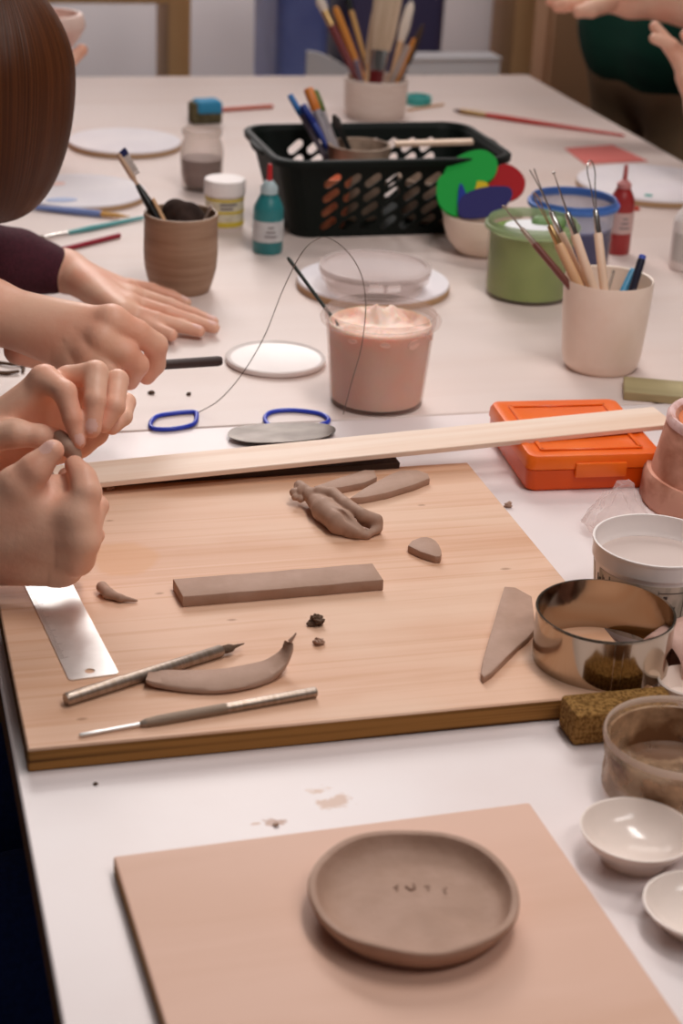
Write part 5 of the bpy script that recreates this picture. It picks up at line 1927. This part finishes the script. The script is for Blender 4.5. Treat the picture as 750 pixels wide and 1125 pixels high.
def person_parts(root, pelvis, face, chest, head, headface, elbows, wrists, shoulders=None, seated=True, hands=(), shirt=None, trouser=None, hair=None, sleeve='short', shoe=None, arm_r=(.046, .038, .031), hair_back=False, feet=None, marks=(), knees_fwd=.42, shirt_h=.007, bulk=0.0):
    pelvis, chest, head = Vector(pelvis), Vector(chest), Vector(head)
    f = Vector((face[0], face[1], 0)).normalized()
    lf = Vector((-f.y, f.x, 0))          # the person's left
    up = (head - chest).normalized()
    hf = Vector(headface).normalized()
    hf = hf
    hu = (up - hf * up.dot(hf)).normalized()
    hl = hu.cross(hf)
    sh = shoulders or (chest + lf * .17 + Vector((0, 0, .0)), chest - lf * .17)
    s = Soft(.0065)
    waist = pelvis * .5 + chest * .5
    s.chain([pelvis + lf * .07, waist + lf * .05, chest + lf * .07 - Vector((0, 0, .08))], [.115, .095, .11], .05)
    s.chain([pelvis - lf * .07, waist - lf * .05, chest - lf * .07 - Vector((0, 0, .08))], [.115, .095, .11], .05)
    s.cap(sh[0], sh[1], .055, .055, .05)
    neck = chest + up * .03
    s.cap(neck, head - hu * .06 - hf * .012, .052, .048, .03)
    # head
    R3 = np.array([tuple(hl), tuple(hf), tuple(hu)]).T
    s.ell(head + hu * .03 - hf * .012, .074, .094, .094, .02, R3)
    s.ell(head - hu * .045 + hf * .022, .054, .062, .070, .025, R3)
    s.ell(head - hu * .098 + hf * .062, .022, .018, .016, .02, R3)
    s.cap(head + hu * .012 + hf * .085, head - hu * .028 + hf * .104, .008, .0125, .008)
    for q in (-1, 1):
        s.ball(head + hl * q * .032 + hu * .012 + hf * .090, .016, .006, True)
        s.ball(head + hl * q * .032 + hu * .012 + hf * .072, .0135, .002)
        s.cap(head + hl * q * .018 + hu * .032 + hf * .086, head + hl * q * .048 + hu * .030 + hf * .074, .006, .005, .006)
        s.ell(head + hl * q * .078 - hf * .008, .008, .020, .032, .006, R3)
    s.cap(head - hu * .056 + hf * .084 - hl * .018, head - hu * .056 + hf * .084 + hl * .018, .006, .006, .004)
    s.cap(head - hu * .068 + hf * .083 - hl * .014, head - hu * .068 + hf * .083 + hl * .014, .007, .007, .004)
    mk = [(tuple(head - hu * .062 + hf * .090), .021, 2, None)]
    for q in (-1, 1):
        mk.append((tuple(head + hl * q * .032 + hu * .012 + hf * .086), .0075, 3, None))
    for side in (0, 1):
        s.cap(sh[side], elbows[side], arm_r[0], arm_r[1], .03)
        s.cap(elbows[side], wrists[side], arm_r[1], arm_r[2], .01)
    # legs
    legs = []
    for q in (1, -1):
        hip = pelvis + lf * .09 * q
        if seated:
            knee = hip + f * knees_fwd + Vector((0, 0, .01))
            ank = Vector((knee.x - f.x * .03, knee.y - f.y * .03, -.67))
        else:
            knee = Vector((hip.x + f.x * .02, hip.y + f.y * .02, (hip.z - .75) / 2))
            ank = Vector((hip.x, hip.y, -.67))
        legs.append((hip, knee, ank))
        s.chain([hip, knee, ank], [.085, .058, .042], .03)
        s.chain([ank + Vector((0, 0, -.035)), ank + f * .10 + Vector((0, 0, -.045))], [.036, .030], .02)
    parts = [s] + list(hands)
    lift = 0 if seated else .060
    body = soft_ob('body', parts, [skin, nail_mat, lip_mat, eye_mat], root, list(marks) + mk)
    # clothes
    c = Soft(shirt_h)
    c.chain([pelvis + lf * .07 + Vector((0, 0, lift - .01)), waist + lf * .05, chest + lf * .07 - Vector((0, 0, .08))], [.128 + bulk, .112 + bulk, .126 + bulk], .05)
    c.chain([pelvis - lf * .07 + Vector((0, 0, lift - .01)), waist - lf * .05, chest - lf * .07 - Vector((0, 0, .08))], [.128 + bulk, .112 + bulk, .126 + bulk], .05)
    c.cap(sh[0], sh[1], .068, .068, .05)
    c.cap(waist + Vector((0, 0, .12)) + lf * .06, waist + Vector((0, 0, .12)) - lf * .06, .115 + bulk, .115 + bulk, .05)
    c.cap(pelvis + lf * .08 + Vector((0, 0, .03 + lift)), pelvis - lf * .08 + Vector((0, 0, .03 + lift)), .126 + bulk, .126 + bulk, .05)
    for side in (0, 1):
        e0 = Vector(sh[side])
        e1 = Vector(elbows[side])
        w_ = Vector(wrists[side])
        sl_ = sleeve if isinstance(sleeve, str) else sleeve[side]
        if sl_ == 'short':
            c.cap(e0, e0.lerp(e1, .6), .062, .056, .03)
        else:
            c.cap(e0, e1, .060, .052, .03)
            k = .25 if sl_ == 'elbow' else sl_ if isinstance(sl_, float) else .9
            c.cap(e1, e1.lerp(w_, k), .052, .052 + (.041 - .052) * k, .02)
    c.cap(chest + up * .005, chest + up * .012, .066, .066, .02)
    so = soft_ob('shirt', [c], shirt, root)
    tr_ = Soft(.008)
    tr_.cap(pelvis + lf * .075 + Vector((0, 0, .02)), pelvis - lf * .075 + Vector((0, 0, .02)), .124, .124, .04)
    for hip, knee, ank in legs:
        tr_.chain([hip, knee, ank + Vector((0, 0, .02))], [.105, .073, .058], .03)
    to = soft_ob('trousers', [tr_], trouser, root)
    for hip, knee, ank in legs:
        k_ = Soft(.005)
        k_.chain([ank + Vector((0, 0, -.040)) - f * .02, ank + f * .12 + Vector((0, 0, -.046))], [.039, .034], .02)
        soft_ob('shoe', [k_], shoe or black_plastic, root)
    if hair is not None:
        h_ = Soft(.005)
        if hair_back:
            h_.ell(head + hu * .020 - hf * .030, .086, .100, .104, .02, R3)
        h_.ell(head + hu * .040 - hf * .022, .083, .096, .092, .02, R3)
        h_.ell(head - hu * .030 - hf * .055, .070, .052, .070, .03, R3)
        h_.ell(head - hu * .03 + hf * .085, .062, .060, .066, .004, R3, True)
        soft_ob('hair', [h_], hair, root)

    return body, legs


# the pinching hands -------------------------------------------------
up_hand = Soft(.0014)
D = 1.275
i_ = chain_px(up_hand, [(50, 416, D, 14.5), (71, 431, D - .010, 12.8), (80, 460, D - .012, 10.8), (86, 485, D - .012, 8.4)], .003)
m_ = chain_px(up_hand, [(76, 414, D + .014, 12), (105, 410, D + .004, 14), (104, 440, D - .008, 12.4), (101, 471, D - .010, 10.4)], .0022)
r_ = chain_px(up_hand, [(98, 428, D + .030, 11), (129, 418, D + .020, 12.2), (126, 446, D + .006, 11.4), (114, 466, D + .004, 9.8)], .0022)
p_ = chain_px(up_hand, [(112, 442, D + .045, 10), (139, 442, D + .036, 10), (136, 458, D + .024, 9.2), (123, 470, D + .018, 8.2)], .0022)
# back of the hand, heel and wrist
W_ = ray(-48, 500, D + .014)
for (x, y, d, r0, r1) in [(46, 419, D + .004, 22, 14), (72, 420, D + .018, 22, 12.5), (95, 434, D + .034, 22, 12.5), (110, 450, D + .048, 20, 11.5)]:
    up_hand.cap(W_, ray(x, y, d), rr_(r0, D), rr_(r1, D), .010)
up_hand.cap(ray(-10, 502, D + .035), ray(104, 474, D + .052), rr_(26, D), rr_(17, D), .010)
up_hand.cap(ray(20, 500, D + .03), ray(86, 488, D + .045), rr_(20, D), rr_(16, D), .010)
t_ = chain_px(up_hand, [(-22, 482, D, 20), (18, 476, D - .008, 14.5), (44, 479, D - .006, 11.5), (66, 481, D + .002, 9.5)], .006)
chain_px(up_hand, [(-48, 492, D + .012, 27), (-150, 512, D + .03, 36), (-230, 528, D + .05, 42)], .012)
m_up = [nail_mark(i_[2], i_[3], rr_(7.6, D), TO_CAM + PX_RT * .5 - PX_UP * .2, .2, .72, .95), nail_mark(m_[2], m_[3], rr_(9.2, D), TO_CAM * 1.0 - PX_UP * .3, .25, .72, .95)]

low_hand = Soft(.0014)
E_ = 1.245
th = chain_px(low_hand, [(-12, 556, E_ + .002, 26), (18, 533, E_ - .008, 20), (38, 516, E_ - .012, 16.4), (58, 495, E_ - .012, 12.6)], .006)
ix = chain_px(low_hand, [(86, 568, E_ - .004, 17), (95, 541, E_ - .006, 15.2), (91, 525, E_ - .001, 13.2), (82, 511, E_ + .004, 11)], .006)
md = chain_px(low_hand, [(90, 594, E_ - .002, 15.5), (109, 556, E_ + .012, 10.2), (96, 537, E_ + .026, 9.2), (72, 522, E_ + .022, 8.4)], .0026)
rg_ = chain_px(low_hand, [(86, 614, E_ + .008, 13.5), (104, 588, E_ + .030, 10), (88, 564, E_ + .044, 9), (64, 552, E_ + .040, 8)], .0026)
pk = chain_px(low_hand, [(76, 628, E_ + .020, 11.5), (92, 612, E_ + .044, 9), (78, 590, E_ + .054, 8), (56, 580, E_ + .050, 7.4)], .0026)
W2 = ray(-62, 588, E_ + .015)
for (x, y, d, r0, r1) in [(84, 570, E_ - .002, 30, 17), (86, 594, E_, 32, 17), (80, 613, E_ + .010, 32, 15), (68, 626, E_ + .022, 30, 14)]:
    low_hand.cap(W2, ray(x, y, d), rr_(r0, E_), rr_(r1, E_), .012)
low_hand.cap(ray(-20, 560, E_ + .004), ray(30, 548, E_), rr_(27, E_), rr_(17, E_), .012)
low_hand.cap(ray(8, 560, E_ + .004), ray(84, 562, E_ + .004), rr_(24, E_), rr_(18, E_), .010)
low_hand.cap(ray(20, 548, E_ + .006), ray(76, 545, E_ + .010), rr_(17, E_), rr_(15, E_), .008)
low_hand.cap(ray(36, 534, E_ + .008), ray(82, 532, E_ + .010), rr_(13, E_), rr_(11, E_), .006)
low_hand.cap(ray(0, 618, E_ + .02), ray(56, 628, E_ + .022), rr_(26, E_), rr_(14, E_), .012)
chain_px(low_hand, [(-62, 588, E_ + .015, 38), (-170, 600, E_ + .03, 42), (-270, 610, E_ + .05, 48)], .015)
# soft knuckle rises
for w_, r in ((ix[0], 16.5), (md[0], 15.5), (rg_[0], 13.5)):
    low_hand.ball(w_ + TO_CAM * .0025, rr_(r * .86, E_), .012)
m_lo = [nail_mark(th[2], th[3], rr_(10.6, E_), TO_CAM * .8 + PX_UP * .55 - PX_RT * .25, .25, .74, 1.0)]

b_el = (ray(-232, 528, D + .05), ray(-272, 610, E_ + .05))
b_root = thing('person', 'person at lower left in a dark shirt, both hands pinching a bit of clay', 'person', (-.42, 1.17, -.75))
black_cloth = mat('black_cloth', rgb(26, 22, 24), .85)
jeans = mat('blue_jeans', rgb(36, 62, 132), .85, var=((200, 200, 200), 3, rgb(24, 44, 98), .6))
brown_hair = mat('plain_brown_hair', rgb(70, 42, 28), .5)
pel = Vector((-.43, 1.16, -.25))
che = Vector((-.37, 1.17, .22))
person_parts(b_root, pel, (1, .02), che, (-.31, 1.18, .46), (.85, .02, -.5), b_el, (ray(-150, 512, D + .03), ray(-170, 600, E_ + .03)),
             hands=[up_hand, low_hand], shirt=black_cloth, trouser=jeans, hair=brown_hair, sleeve='elbow', knees_fwd=.53, marks=m_up + m_lo, arm_r=(.045, .040, .026))


def stool(label, c, h):
    t = thing('stool', label, 'stool', (c[0], c[1], -.75))
    ob('seat', lathe([(0, h - .03), (.155, h - .03), (.165, h - .022), (.165, h - .008), (.155, h), (0, h)], 48), leg_wood, t)
    for i in range(4):
        a = math.pi / 4 + i * math.pi / 2
        ob('leg', tube([(.16 * math.cos(a), .16 * math.sin(a), 0), (.12 * math.cos(a), .12 * math.sin(a), h - .028)], .014, 12), leg_wood, t)
    ob('foot_ring', tube([(.148 * math.cos(i * math.pi / 12), .148 * math.sin(i * math.pi / 12), .2) for i in range(24)], .008, 8, closed=True), dull_metal, t)


stool('round stool under the person who pinches clay', (-.43, 1.16), .378)

# the pinched bit of clay
s = Soft(.0009)
s.chain([ray(66, 480, D - .006), ray(76, 491, D - .010), ray(82, 500, D - .010)], [.0050, .0065, .005], .003)
soft_thing('clay_pellet', 'small bit of clay pinched between the fingers of the two nearest hands', 'clay', [s], clay)

# the person with long brown hair -------------------------------------
fist = Soft(.0016)
F_ = 1.52
fi = chain_px(fist, [(124, 354, F_, 17), (150, 366, F_ + .010, 15), (171, 379, F_ + .026, 13), (170, 400, F_ + .036, 11.5), (161, 413, F_ + .038, 10)], .0028)
fm_ = chain_px(fist, [(112, 372, F_ - .004, 16.5), (138, 388, F_ + .002, 14.5), (151, 401, F_ + .012, 12.5), (142, 418, F_ + .028, 11)], .0028)
fr2 = chain_px(fist, [(98, 388, F_ - .002, 15.5), (120, 408, F_ + .004, 13.5), (126, 424, F_ + .016, 11.5), (116, 434, F_ + .030, 10)], .0028)
fp = chain_px(fist, [(82, 400, F_ + .006, 13.5), (100, 422, F_ + .014, 11.5), (102, 434, F_ + .026, 10), (94, 440, F_ + .036, 9)], .0028)
chain_px(fist, [(20, 385, F_ + .05, 16), (70, 400, F_ + .075, 13), (120, 405, F_ + .075, 11), (152, 406, F_ + .065, 9.5)], .006)
W3 = ray(-14, 341, F_ + .02)
for (x, y, d, r0, r1) in [(118, 354, F_ + .004, 28, 16), (106, 372, F_ + .002, 28, 15), (92, 388, F_ + .006, 27, 14.5), (78, 398, F_ + .014, 26, 13)]:
    fist.cap(W3, ray(x, y, d), rr_(r0, F_), rr_(r1, F_), .012)
for w_, r in ((fi[0], 17), (fm_[0], 16.5)):
    fist.ball(w_ + TO_CAM * .002 + PX_UP * .001, rr_(r * .9, F_), .006)
chain_px(fist, [(-14, 341, F_ + .02, 31), (-110, 312, F_ + .05, 37), (-220, 286, F_ + .09, 44)], .015)

flat = Soft(.0017)
def fz(x, y, z):
    return P(x, y, z)
def flat_chain(pts, k=.0025):
    w = [P(x, y, z) for x, y, z, r in pts]
    flat.chain(w, [r for *_, r in pts], k)
    return w
wp = flat_chain([(140, 314.0, .022, 0.0087), (166, 318.0, .020, 0.0072), (188, 325.0, .013, 0.0063), (205, 332.0, .008, 0.0052)])
wr2 = flat_chain([(146, 323.0, .025, 0.0092), (186, 335.0, .019, 0.0075), (212, 345.0, .012, 0.0068), (234, 353.5, .008, 0.0059)])
wm = flat_chain([(143, 332.0, .027, 0.0094), (184, 344.0, .020, 0.0079), (212, 353.0, .013, 0.0072), (235, 360.0, .009, 0.0061)])
wi = flat_chain([(136, 340.0, .026, 0.0092), (172, 351.0, .019, 0.0077), (198, 358.0, .012, 0.0070), (219, 364.0, .009, 0.0059)])
wt = flat_chain([(104, 318, .029, .0135), (130, 345, .021, .0100), (160, 358, .014, .0086), (188, 368, .010, .0066)], .006)
wq = P(72, 298, .034)
for (x, y, z, r0, r1) in [(138, 317, .024, .018, .0105), (144, 326, .026, .019, .011), (141, 335, .027, .019, .011), (134, 342, .027, .018, .011)]:
    flat.cap(wq, P(x, y, z), r0, r1, .008)
sl_e = P(-150, 262, .075)
flat.chain([wq, P(20, 288, .045), sl_e], [.0195, .0215, .028], .012)
nm = []
for w_ in (wp, wr2, wm, wi):
    nm.append(nail_mark(w_[2], w_[3], .0064, Vector((0, 0, 1)), .35, .75, .9))
a_root = thing('person', 'person with long brown hair and maroon sleeves, bent over the table at left', 'person', (-.38, 1.80, -.75))
maroon = mat('maroon_knit', rgb(76, 24, 40), .9, var=((300, 300, 300), 3, rgb(52, 16, 28), .6), bump=((500, 500, 500), .6, .002))
dk_trouser = mat('dark_trousers', rgb(36, 34, 40), .85)
pel = Vector((-.40, 1.80, -.25))
che = Vector((-.16, 1.79, .18))
HC = ray(-20, 84, 1.70)
ael = (sl_e + Vector((-.02, 0, .0)), ray(-225, 286, F_ + .09))
body, legs = person_parts(a_root, pel, (1, .0), che, HC + Vector((-.040, .01, -.045)), (.75, .10, -.66), ael, (P(-70, 274, .062), ray(-110, 312, F_ + .05)),
                          hands=[fist, flat], shirt=maroon, trouser=dk_trouser, sleeve=('elbow', 'elbow'), marks=nm, hair=brown_hair, hair_back=True, arm_r=(.045, .036, .025))
# the sleeve that covers the far forearm
c = Soft(.0035)
q0, q1 = P(60, 297, .036), sl_e + Vector((-.02, 0, 0))
c.chain([q0, P(48, 294, .038), P(20, 287, .045), q1], [.0240, .0275, .0335, .050], .006)
ncuts = P(66, 299, .036)
soft_ob('sleeve', [c], maroon, a_root)
cf = tube([P(65, 298.5, .0345), P(57, 296.5, .036)], [.0235, .0250], 28)
ob('cuff', cf, maroon, a_root, loc=-a_root.location)
stool('round stool under the person with long brown hair', (-.40, 1.80), .378)

# long hair: closed bell of strands
hair_mat = mat('long_brown_hair', rgb(84, 48, 28), .42, spec=.22)
nt = hair_mat.node_tree
bs_ = nt.nodes['Principled BSDF']
uv = nt.nodes.new('ShaderNodeUVMap')
mp = nt.nodes.new('ShaderNodeMapping')
mp.inputs['Scale'].default_value = (300, 1.2, 1)
nz = nt.nodes.new('ShaderNodeTexNoise')
nz.inputs['Scale'].default_value = 1.0
nz.inputs['Detail'].default_value = 5
cr = nt.nodes.new('ShaderNodeValToRGB')
cr.color_ramp.elements[0].position = .2
cr.color_ramp.elements[0].color = rgb(30, 13, 7)
cr.color_ramp.elements[1].position = .85
cr.color_ramp.elements[1].color = rgb(108, 60, 32)
bp = nt.nodes.new('ShaderNodeBump')
bp.inputs['Strength'].default_value = .5
bp.inputs['Distance'].default_value = .002
nt.links.new(uv.outputs[0], mp.inputs[0])
nt.links.new(mp.outputs[0], nz.inputs['Vector'])
nt.links.new(nz.outputs['Fac'], cr.inputs[0])
nt.links.new(cr.outputs[0], bs_.inputs['Base Color'])
nt.links.new(nz.outputs['Fac'], bp.inputs['Height'])
nt.links.new(bp.outputs[0], bs_.inputs['Normal'])
bm = bmesh.new()
uvl = bm.loops.layers.uv.new('UVMap')
axz = (PX_UP * .93 + TO_CAM * .30 + PX_RT * .05).normalized()
axx = (PX_RT - axz * PX_RT.dot(axz)).normalized()
axy = axz.cross(axx)
NS, NR = 220, 40
prof_h = []
for j in range(NR + 1):
    v = j / NR
    th_ = math.pi * v * .96
    z_ = math.cos(th_)
    r_h = math.sin(th_) ** 1.6 if th_ < math.pi / 2 else math.sin(th_) ** .72
    prof_h.append((r_h, z_))
grid = []
for j, (r_h, z_) in enumerate(prof_h):
    ring_ = []
    for i in range(NS):
        a = 2 * math.pi * i / NS
        n1 = noise.noise((math.cos(a) * 5, math.sin(a) * 5, j * .03)) * .014
        n2 = noise.noise((math.cos(a) * 26, math.sin(a) * 26, j * .03)) * .004
        k = 1 + (n1 + n2) * min(1, j / 6)
        p = HC + axx * (r_h * .0865 * k * math.cos(a)) + axy * (r_h * .098 * k * math.sin(a)) + axz * ((z_ * .118 if z_ > 0 else z_ * .136))
        ring_.append(bm.verts.new(p - HC))
    grid.append(ring_)
for j in range(NR):
    for i in range(NS):
        q = (i + 1) % NS
        fc = bm.faces.new((grid[j][i], grid[j + 1][i], grid[j + 1][q], grid[j][q]))
        for lp, (uu, vv) in zip(fc.loops, ((i, j), (i, j + 1), (i + 1, j + 1), (i + 1, j))):
            lp[uvl].uv = (uu / NS, vv / NR)
bm.faces.new(grid[-1])
bm.faces.new(grid[0][::-1])
ho = ob('hair', bm, hair_mat, a_root, loc=HC - a_root.location, smooth=80, label='long brown hair hanging over the face')

# rod held in the fist
a, b = ray(128, 404, F_ + .045), ray(243, 396.5, F_ + .085)
rod_thing('clay_tool', 'dark brown rod held in the fist at left', 'rod', a, b, [('shaft', mat('dark_rod', rgb(62, 42, 38), .55), [(0, .0042), (.97, .0046), (1, .0038)], 1, None)])

# person holding up a small bowl at the far left
bowl_d = 2.5
q = ray(51, 37, bowl_d)
t = thing('ceramic_bowl', 'pinkish white bowl held up above the far left of the table', 'bowl', (q.x, q.y, q.z - .028))
bw_ = mat('bisque_bowl', rgb(228, 198, 186, K), .5, var=((30, 30, 30), 3, rgb(206, 168, 156, K), .6))
hb = .056
ob('bowl_body', lathe([(0, .002), (.020, 0), (.026, 0), (.030, .004), (.046, hb * .45), (.0525, hb * .66), (.0535, hb * .72), (.0505, hb * .97), (.049, hb), (.044, hb), (.042, hb * .8), (.032, hb * .3), (0, .008)], 72), bw_, t)
dh = Soft(.0018)
chain_px(dh, [(20, 92, 2.47, 14), (52, 82, 2.46, 9), (74, 70, 2.46, 8), (90, 55, 2.475, 6.5)], .004)
chain_px(dh, [(16, 96, 2.50, 14), (44, 86, 2.505, 9), (64, 76, 2.51, 7.5), (80, 66, 2.515, 6)], .004)
chain_px(dh, [(10, 98, 2.53, 13), (36, 88, 2.54, 9), (56, 78, 2.55, 7.5), (74, 70, 2.56, 6)], .004)
chain_px(dh, [(6, 98, 2.55, 12), (28, 90, 2.57, 8), (46, 80, 2.58, 7), (60, 72, 2.59, 5.5)], .004)
chain_px(dh, [(-4, 84, 2.44, 14), (4, 60, 2.43, 10), (10, 44, 2.44, 8), (12, 32, 2.455, 6.5)], .006)
for (x, y, d) in ((18, 94, 2.47), (14, 96, 2.50), (10, 97, 2.53), (6, 97, 2.55)):
    dh.cap(ray(-34, 98, 2.5), ray(x, y, d), rr_(22, 2.5), rr_(14, 2.5), .01)
el = ray(-190, 130, 2.5)
chain_px(dh, [(-34, 98, 2.5, 22), (-90, 108, 2.5, 26), (-190, 130, 2.5, 32)], .012)
d_root = thing('person', 'person far left behind the brown hair, only a fingertip showing under a raised bowl', 'person', (-.33, 2.66, -.75))
grey_shirt = mat('grey_shirt', rgb(92, 92, 104), .85)
person_parts(d_root, (-.36, 2.66, -.25), (1, -.03), (-.29, 2.66, .25), (-.23, 2.66, .50), (.9, -.1, -.4), ((-.22, 2.90, -.02), el), ((-.02, 2.86, -.155), ray(-90, 108, 2.5)), hands=[dh, relaxed_hand((-.02, 2.86, -.135), (1, -.2, -.02), (0, -1, 0))],
             shirt=grey_shirt, trouser=dk_trouser, hair=brown_hair, sleeve='elbow', arm_r=(.045, .038, .028))
stool('round stool under the person holding up a bowl', (-.36, 2.66), .378)

# person in the green shirt at the right --------------------------------
G_ = 2.72
gh_ = Soft(.002)
chain_px(gh_, [(650, 3, G_, 11), (634, 4, G_ - .02, 8.5), (620, 6, G_ - .03, 7.5), (612, 8, G_ - .03, 6)], .004)
chain_px(gh_, [(650, -3, G_, 11), (630, -4, G_ - .02, 8.5), (614, -2, G_ - .025, 7), (604, 1, G_ - .03, 5.5)], .004)
chain_px(gh_, [(652, -9, G_ + .01, 11), (630, -13, G_, 8), (612, -12, G_, 7), (600, -8, G_, 5.5)], .004)
chain_px(gh_, [(652, -15, G_ + .02, 10), (634, -21, G_ + .02, 7.5), (618, -21, G_ + .02, 6.5), (607, -17, G_ + .02, 5)], .004)
chain_px(gh_, [(668, 3, G_ - .03, 11), (650, 10, G_ - .045, 9), (636, 13, G_ - .05, 7)], .005)
for (x, y, d) in ((652, 1, G_), (652, -4, G_), (654, -9, G_ + .01), (654, -14, G_ + .02)):
    gh_.cap(ray(694, -4, G_), ray(x, y, d), rr_(20, G_), rr_(11, G_), .01)
gel = ray(850, 9, G_ + .02)
chain_px(gh_, [(694, -4, G_, 20.5), (760, 1, G_, 28), (850, 9, G_ + .02, 34)], .012)
gh2 = Soft(.002)
H_ = 2.42
chain_px(gh2, [(758, 92, H_, 10), (748, 70, H_, 9), (735, 50, H_, 8), (719, 29, H_, 6)], .003)
chain_px(gh2, [(762, 86, H_ + .02, 10), (752, 62, H_ + .01, 8), (738, 50, H_ - .005, 7), (718, 42, H_ - .010, 5.5)], .003)
chain_px(gh2, [(768, 86, H_ + .03, 10), (768, 66, H_ + .035, 8), (760, 50, H_ + .03, 7), (752, 38, H_ + .03, 5.5)], .003)
chain_px(gh2, [(774, 88, H_ + .045, 10), (778, 68, H_ + .05, 8), (776, 52, H_ + .045, 6.5)], .003)
chain_px(gh2, [(772, 112, H_ - .02, 12), (762, 100, H_ - .03, 9), (754, 86, H_ - .03, 7)], .005)
for (x, y, d) in ((754, 86, H_), (758, 80, H_ + .02), (766, 82, H_ + .03), (771, 86, H_ + .045)):
    gh2.cap(ray(776, 120, H_ + .01), ray(x, y, d), rr_(20, H_), rr_(11, H_), .01)
gel2 = ray(850, 210, H_ + .02)
chain_px(gh2, [(776, 120, H_ + .01, 20), (805, 160, H_, 25), (850, 210, H_ + .02, 32)], .012)

green_cloth = mat('dark_green_cloth', rgb(10, 62, 50), .85, spec=.2, var=((5, 5, 14), 3, rgb(4, 34, 30), .7))
khaki = mat('khaki_trousers', rgb(150, 122, 92), .85, var=((14, 14, 14), 3, rgb(120, 94, 68), .6))
pc_ = ray(726, 112, 3.15)
c_root = thing('person', 'person standing at the far right in a dark green shirt and khaki trousers', 'person', (pc_.x + .02, pc_.y, -.75))
person_parts(c_root, (pc_.x + .03, pc_.y, pc_.z + .055), (-1, -.15), (pc_.x + .03, pc_.y + .01, pc_.z + .47), (pc_.x - .02, pc_.y, pc_.z + .73), (-.9, -.2, -.4),
             (Vector((pc_.x + .10, pc_.y + .24, pc_.z + .18)), gel), (Vector((pc_.x + .06, pc_.y + .27, pc_.z - .06)), ray(760, 10, G_)), hands=[gh_, relaxed_hand((pc_.x + .06, pc_.y + .27, pc_.z - .06), (-.1, 0, -1), (-1, 0, 0))], seated=False, bulk=.008, shirt=green_cloth, trouser=khaki, hair=brown_hair, sleeve='short',
             shoulders=(Vector((pc_.x + .05, pc_.y + .17, pc_.z + .46)), Vector((pc_.x + .05, pc_.y - .17, pc_.z + .46))), arm_r=(.048, .042, .03))
E_el = gel2
e_root = thing('person', 'person beyond the right edge, only raised fingers showing before the green shirt', 'person', (1.86, 2.12, -.75))
person_parts(e_root, (1.88, 2.10, -.25), (-1, .0), (1.80, 2.10, .25), (1.74, 2.10, .50), (-.9, .1, -.4), (Vector((1.74, 1.86, .02)), E_el), (Vector((1.50, 1.92, -.09)), ray(805, 160, H_)), hands=[gh2, relaxed_hand((1.50, 1.92, -.09), (-1, .3, -.1), (0, 1, 0))],
             shirt=grey_shirt, trouser=dk_trouser, hair=brown_hair, sleeve='elbow', arm_r=(.045, .038, .028),
             shoulders=(Vector((1.80, 1.93, .25)), Vector((1.80, 2.27, .25))))
stool('round stool at the right side of the table', (1.88, 2.10), .378)
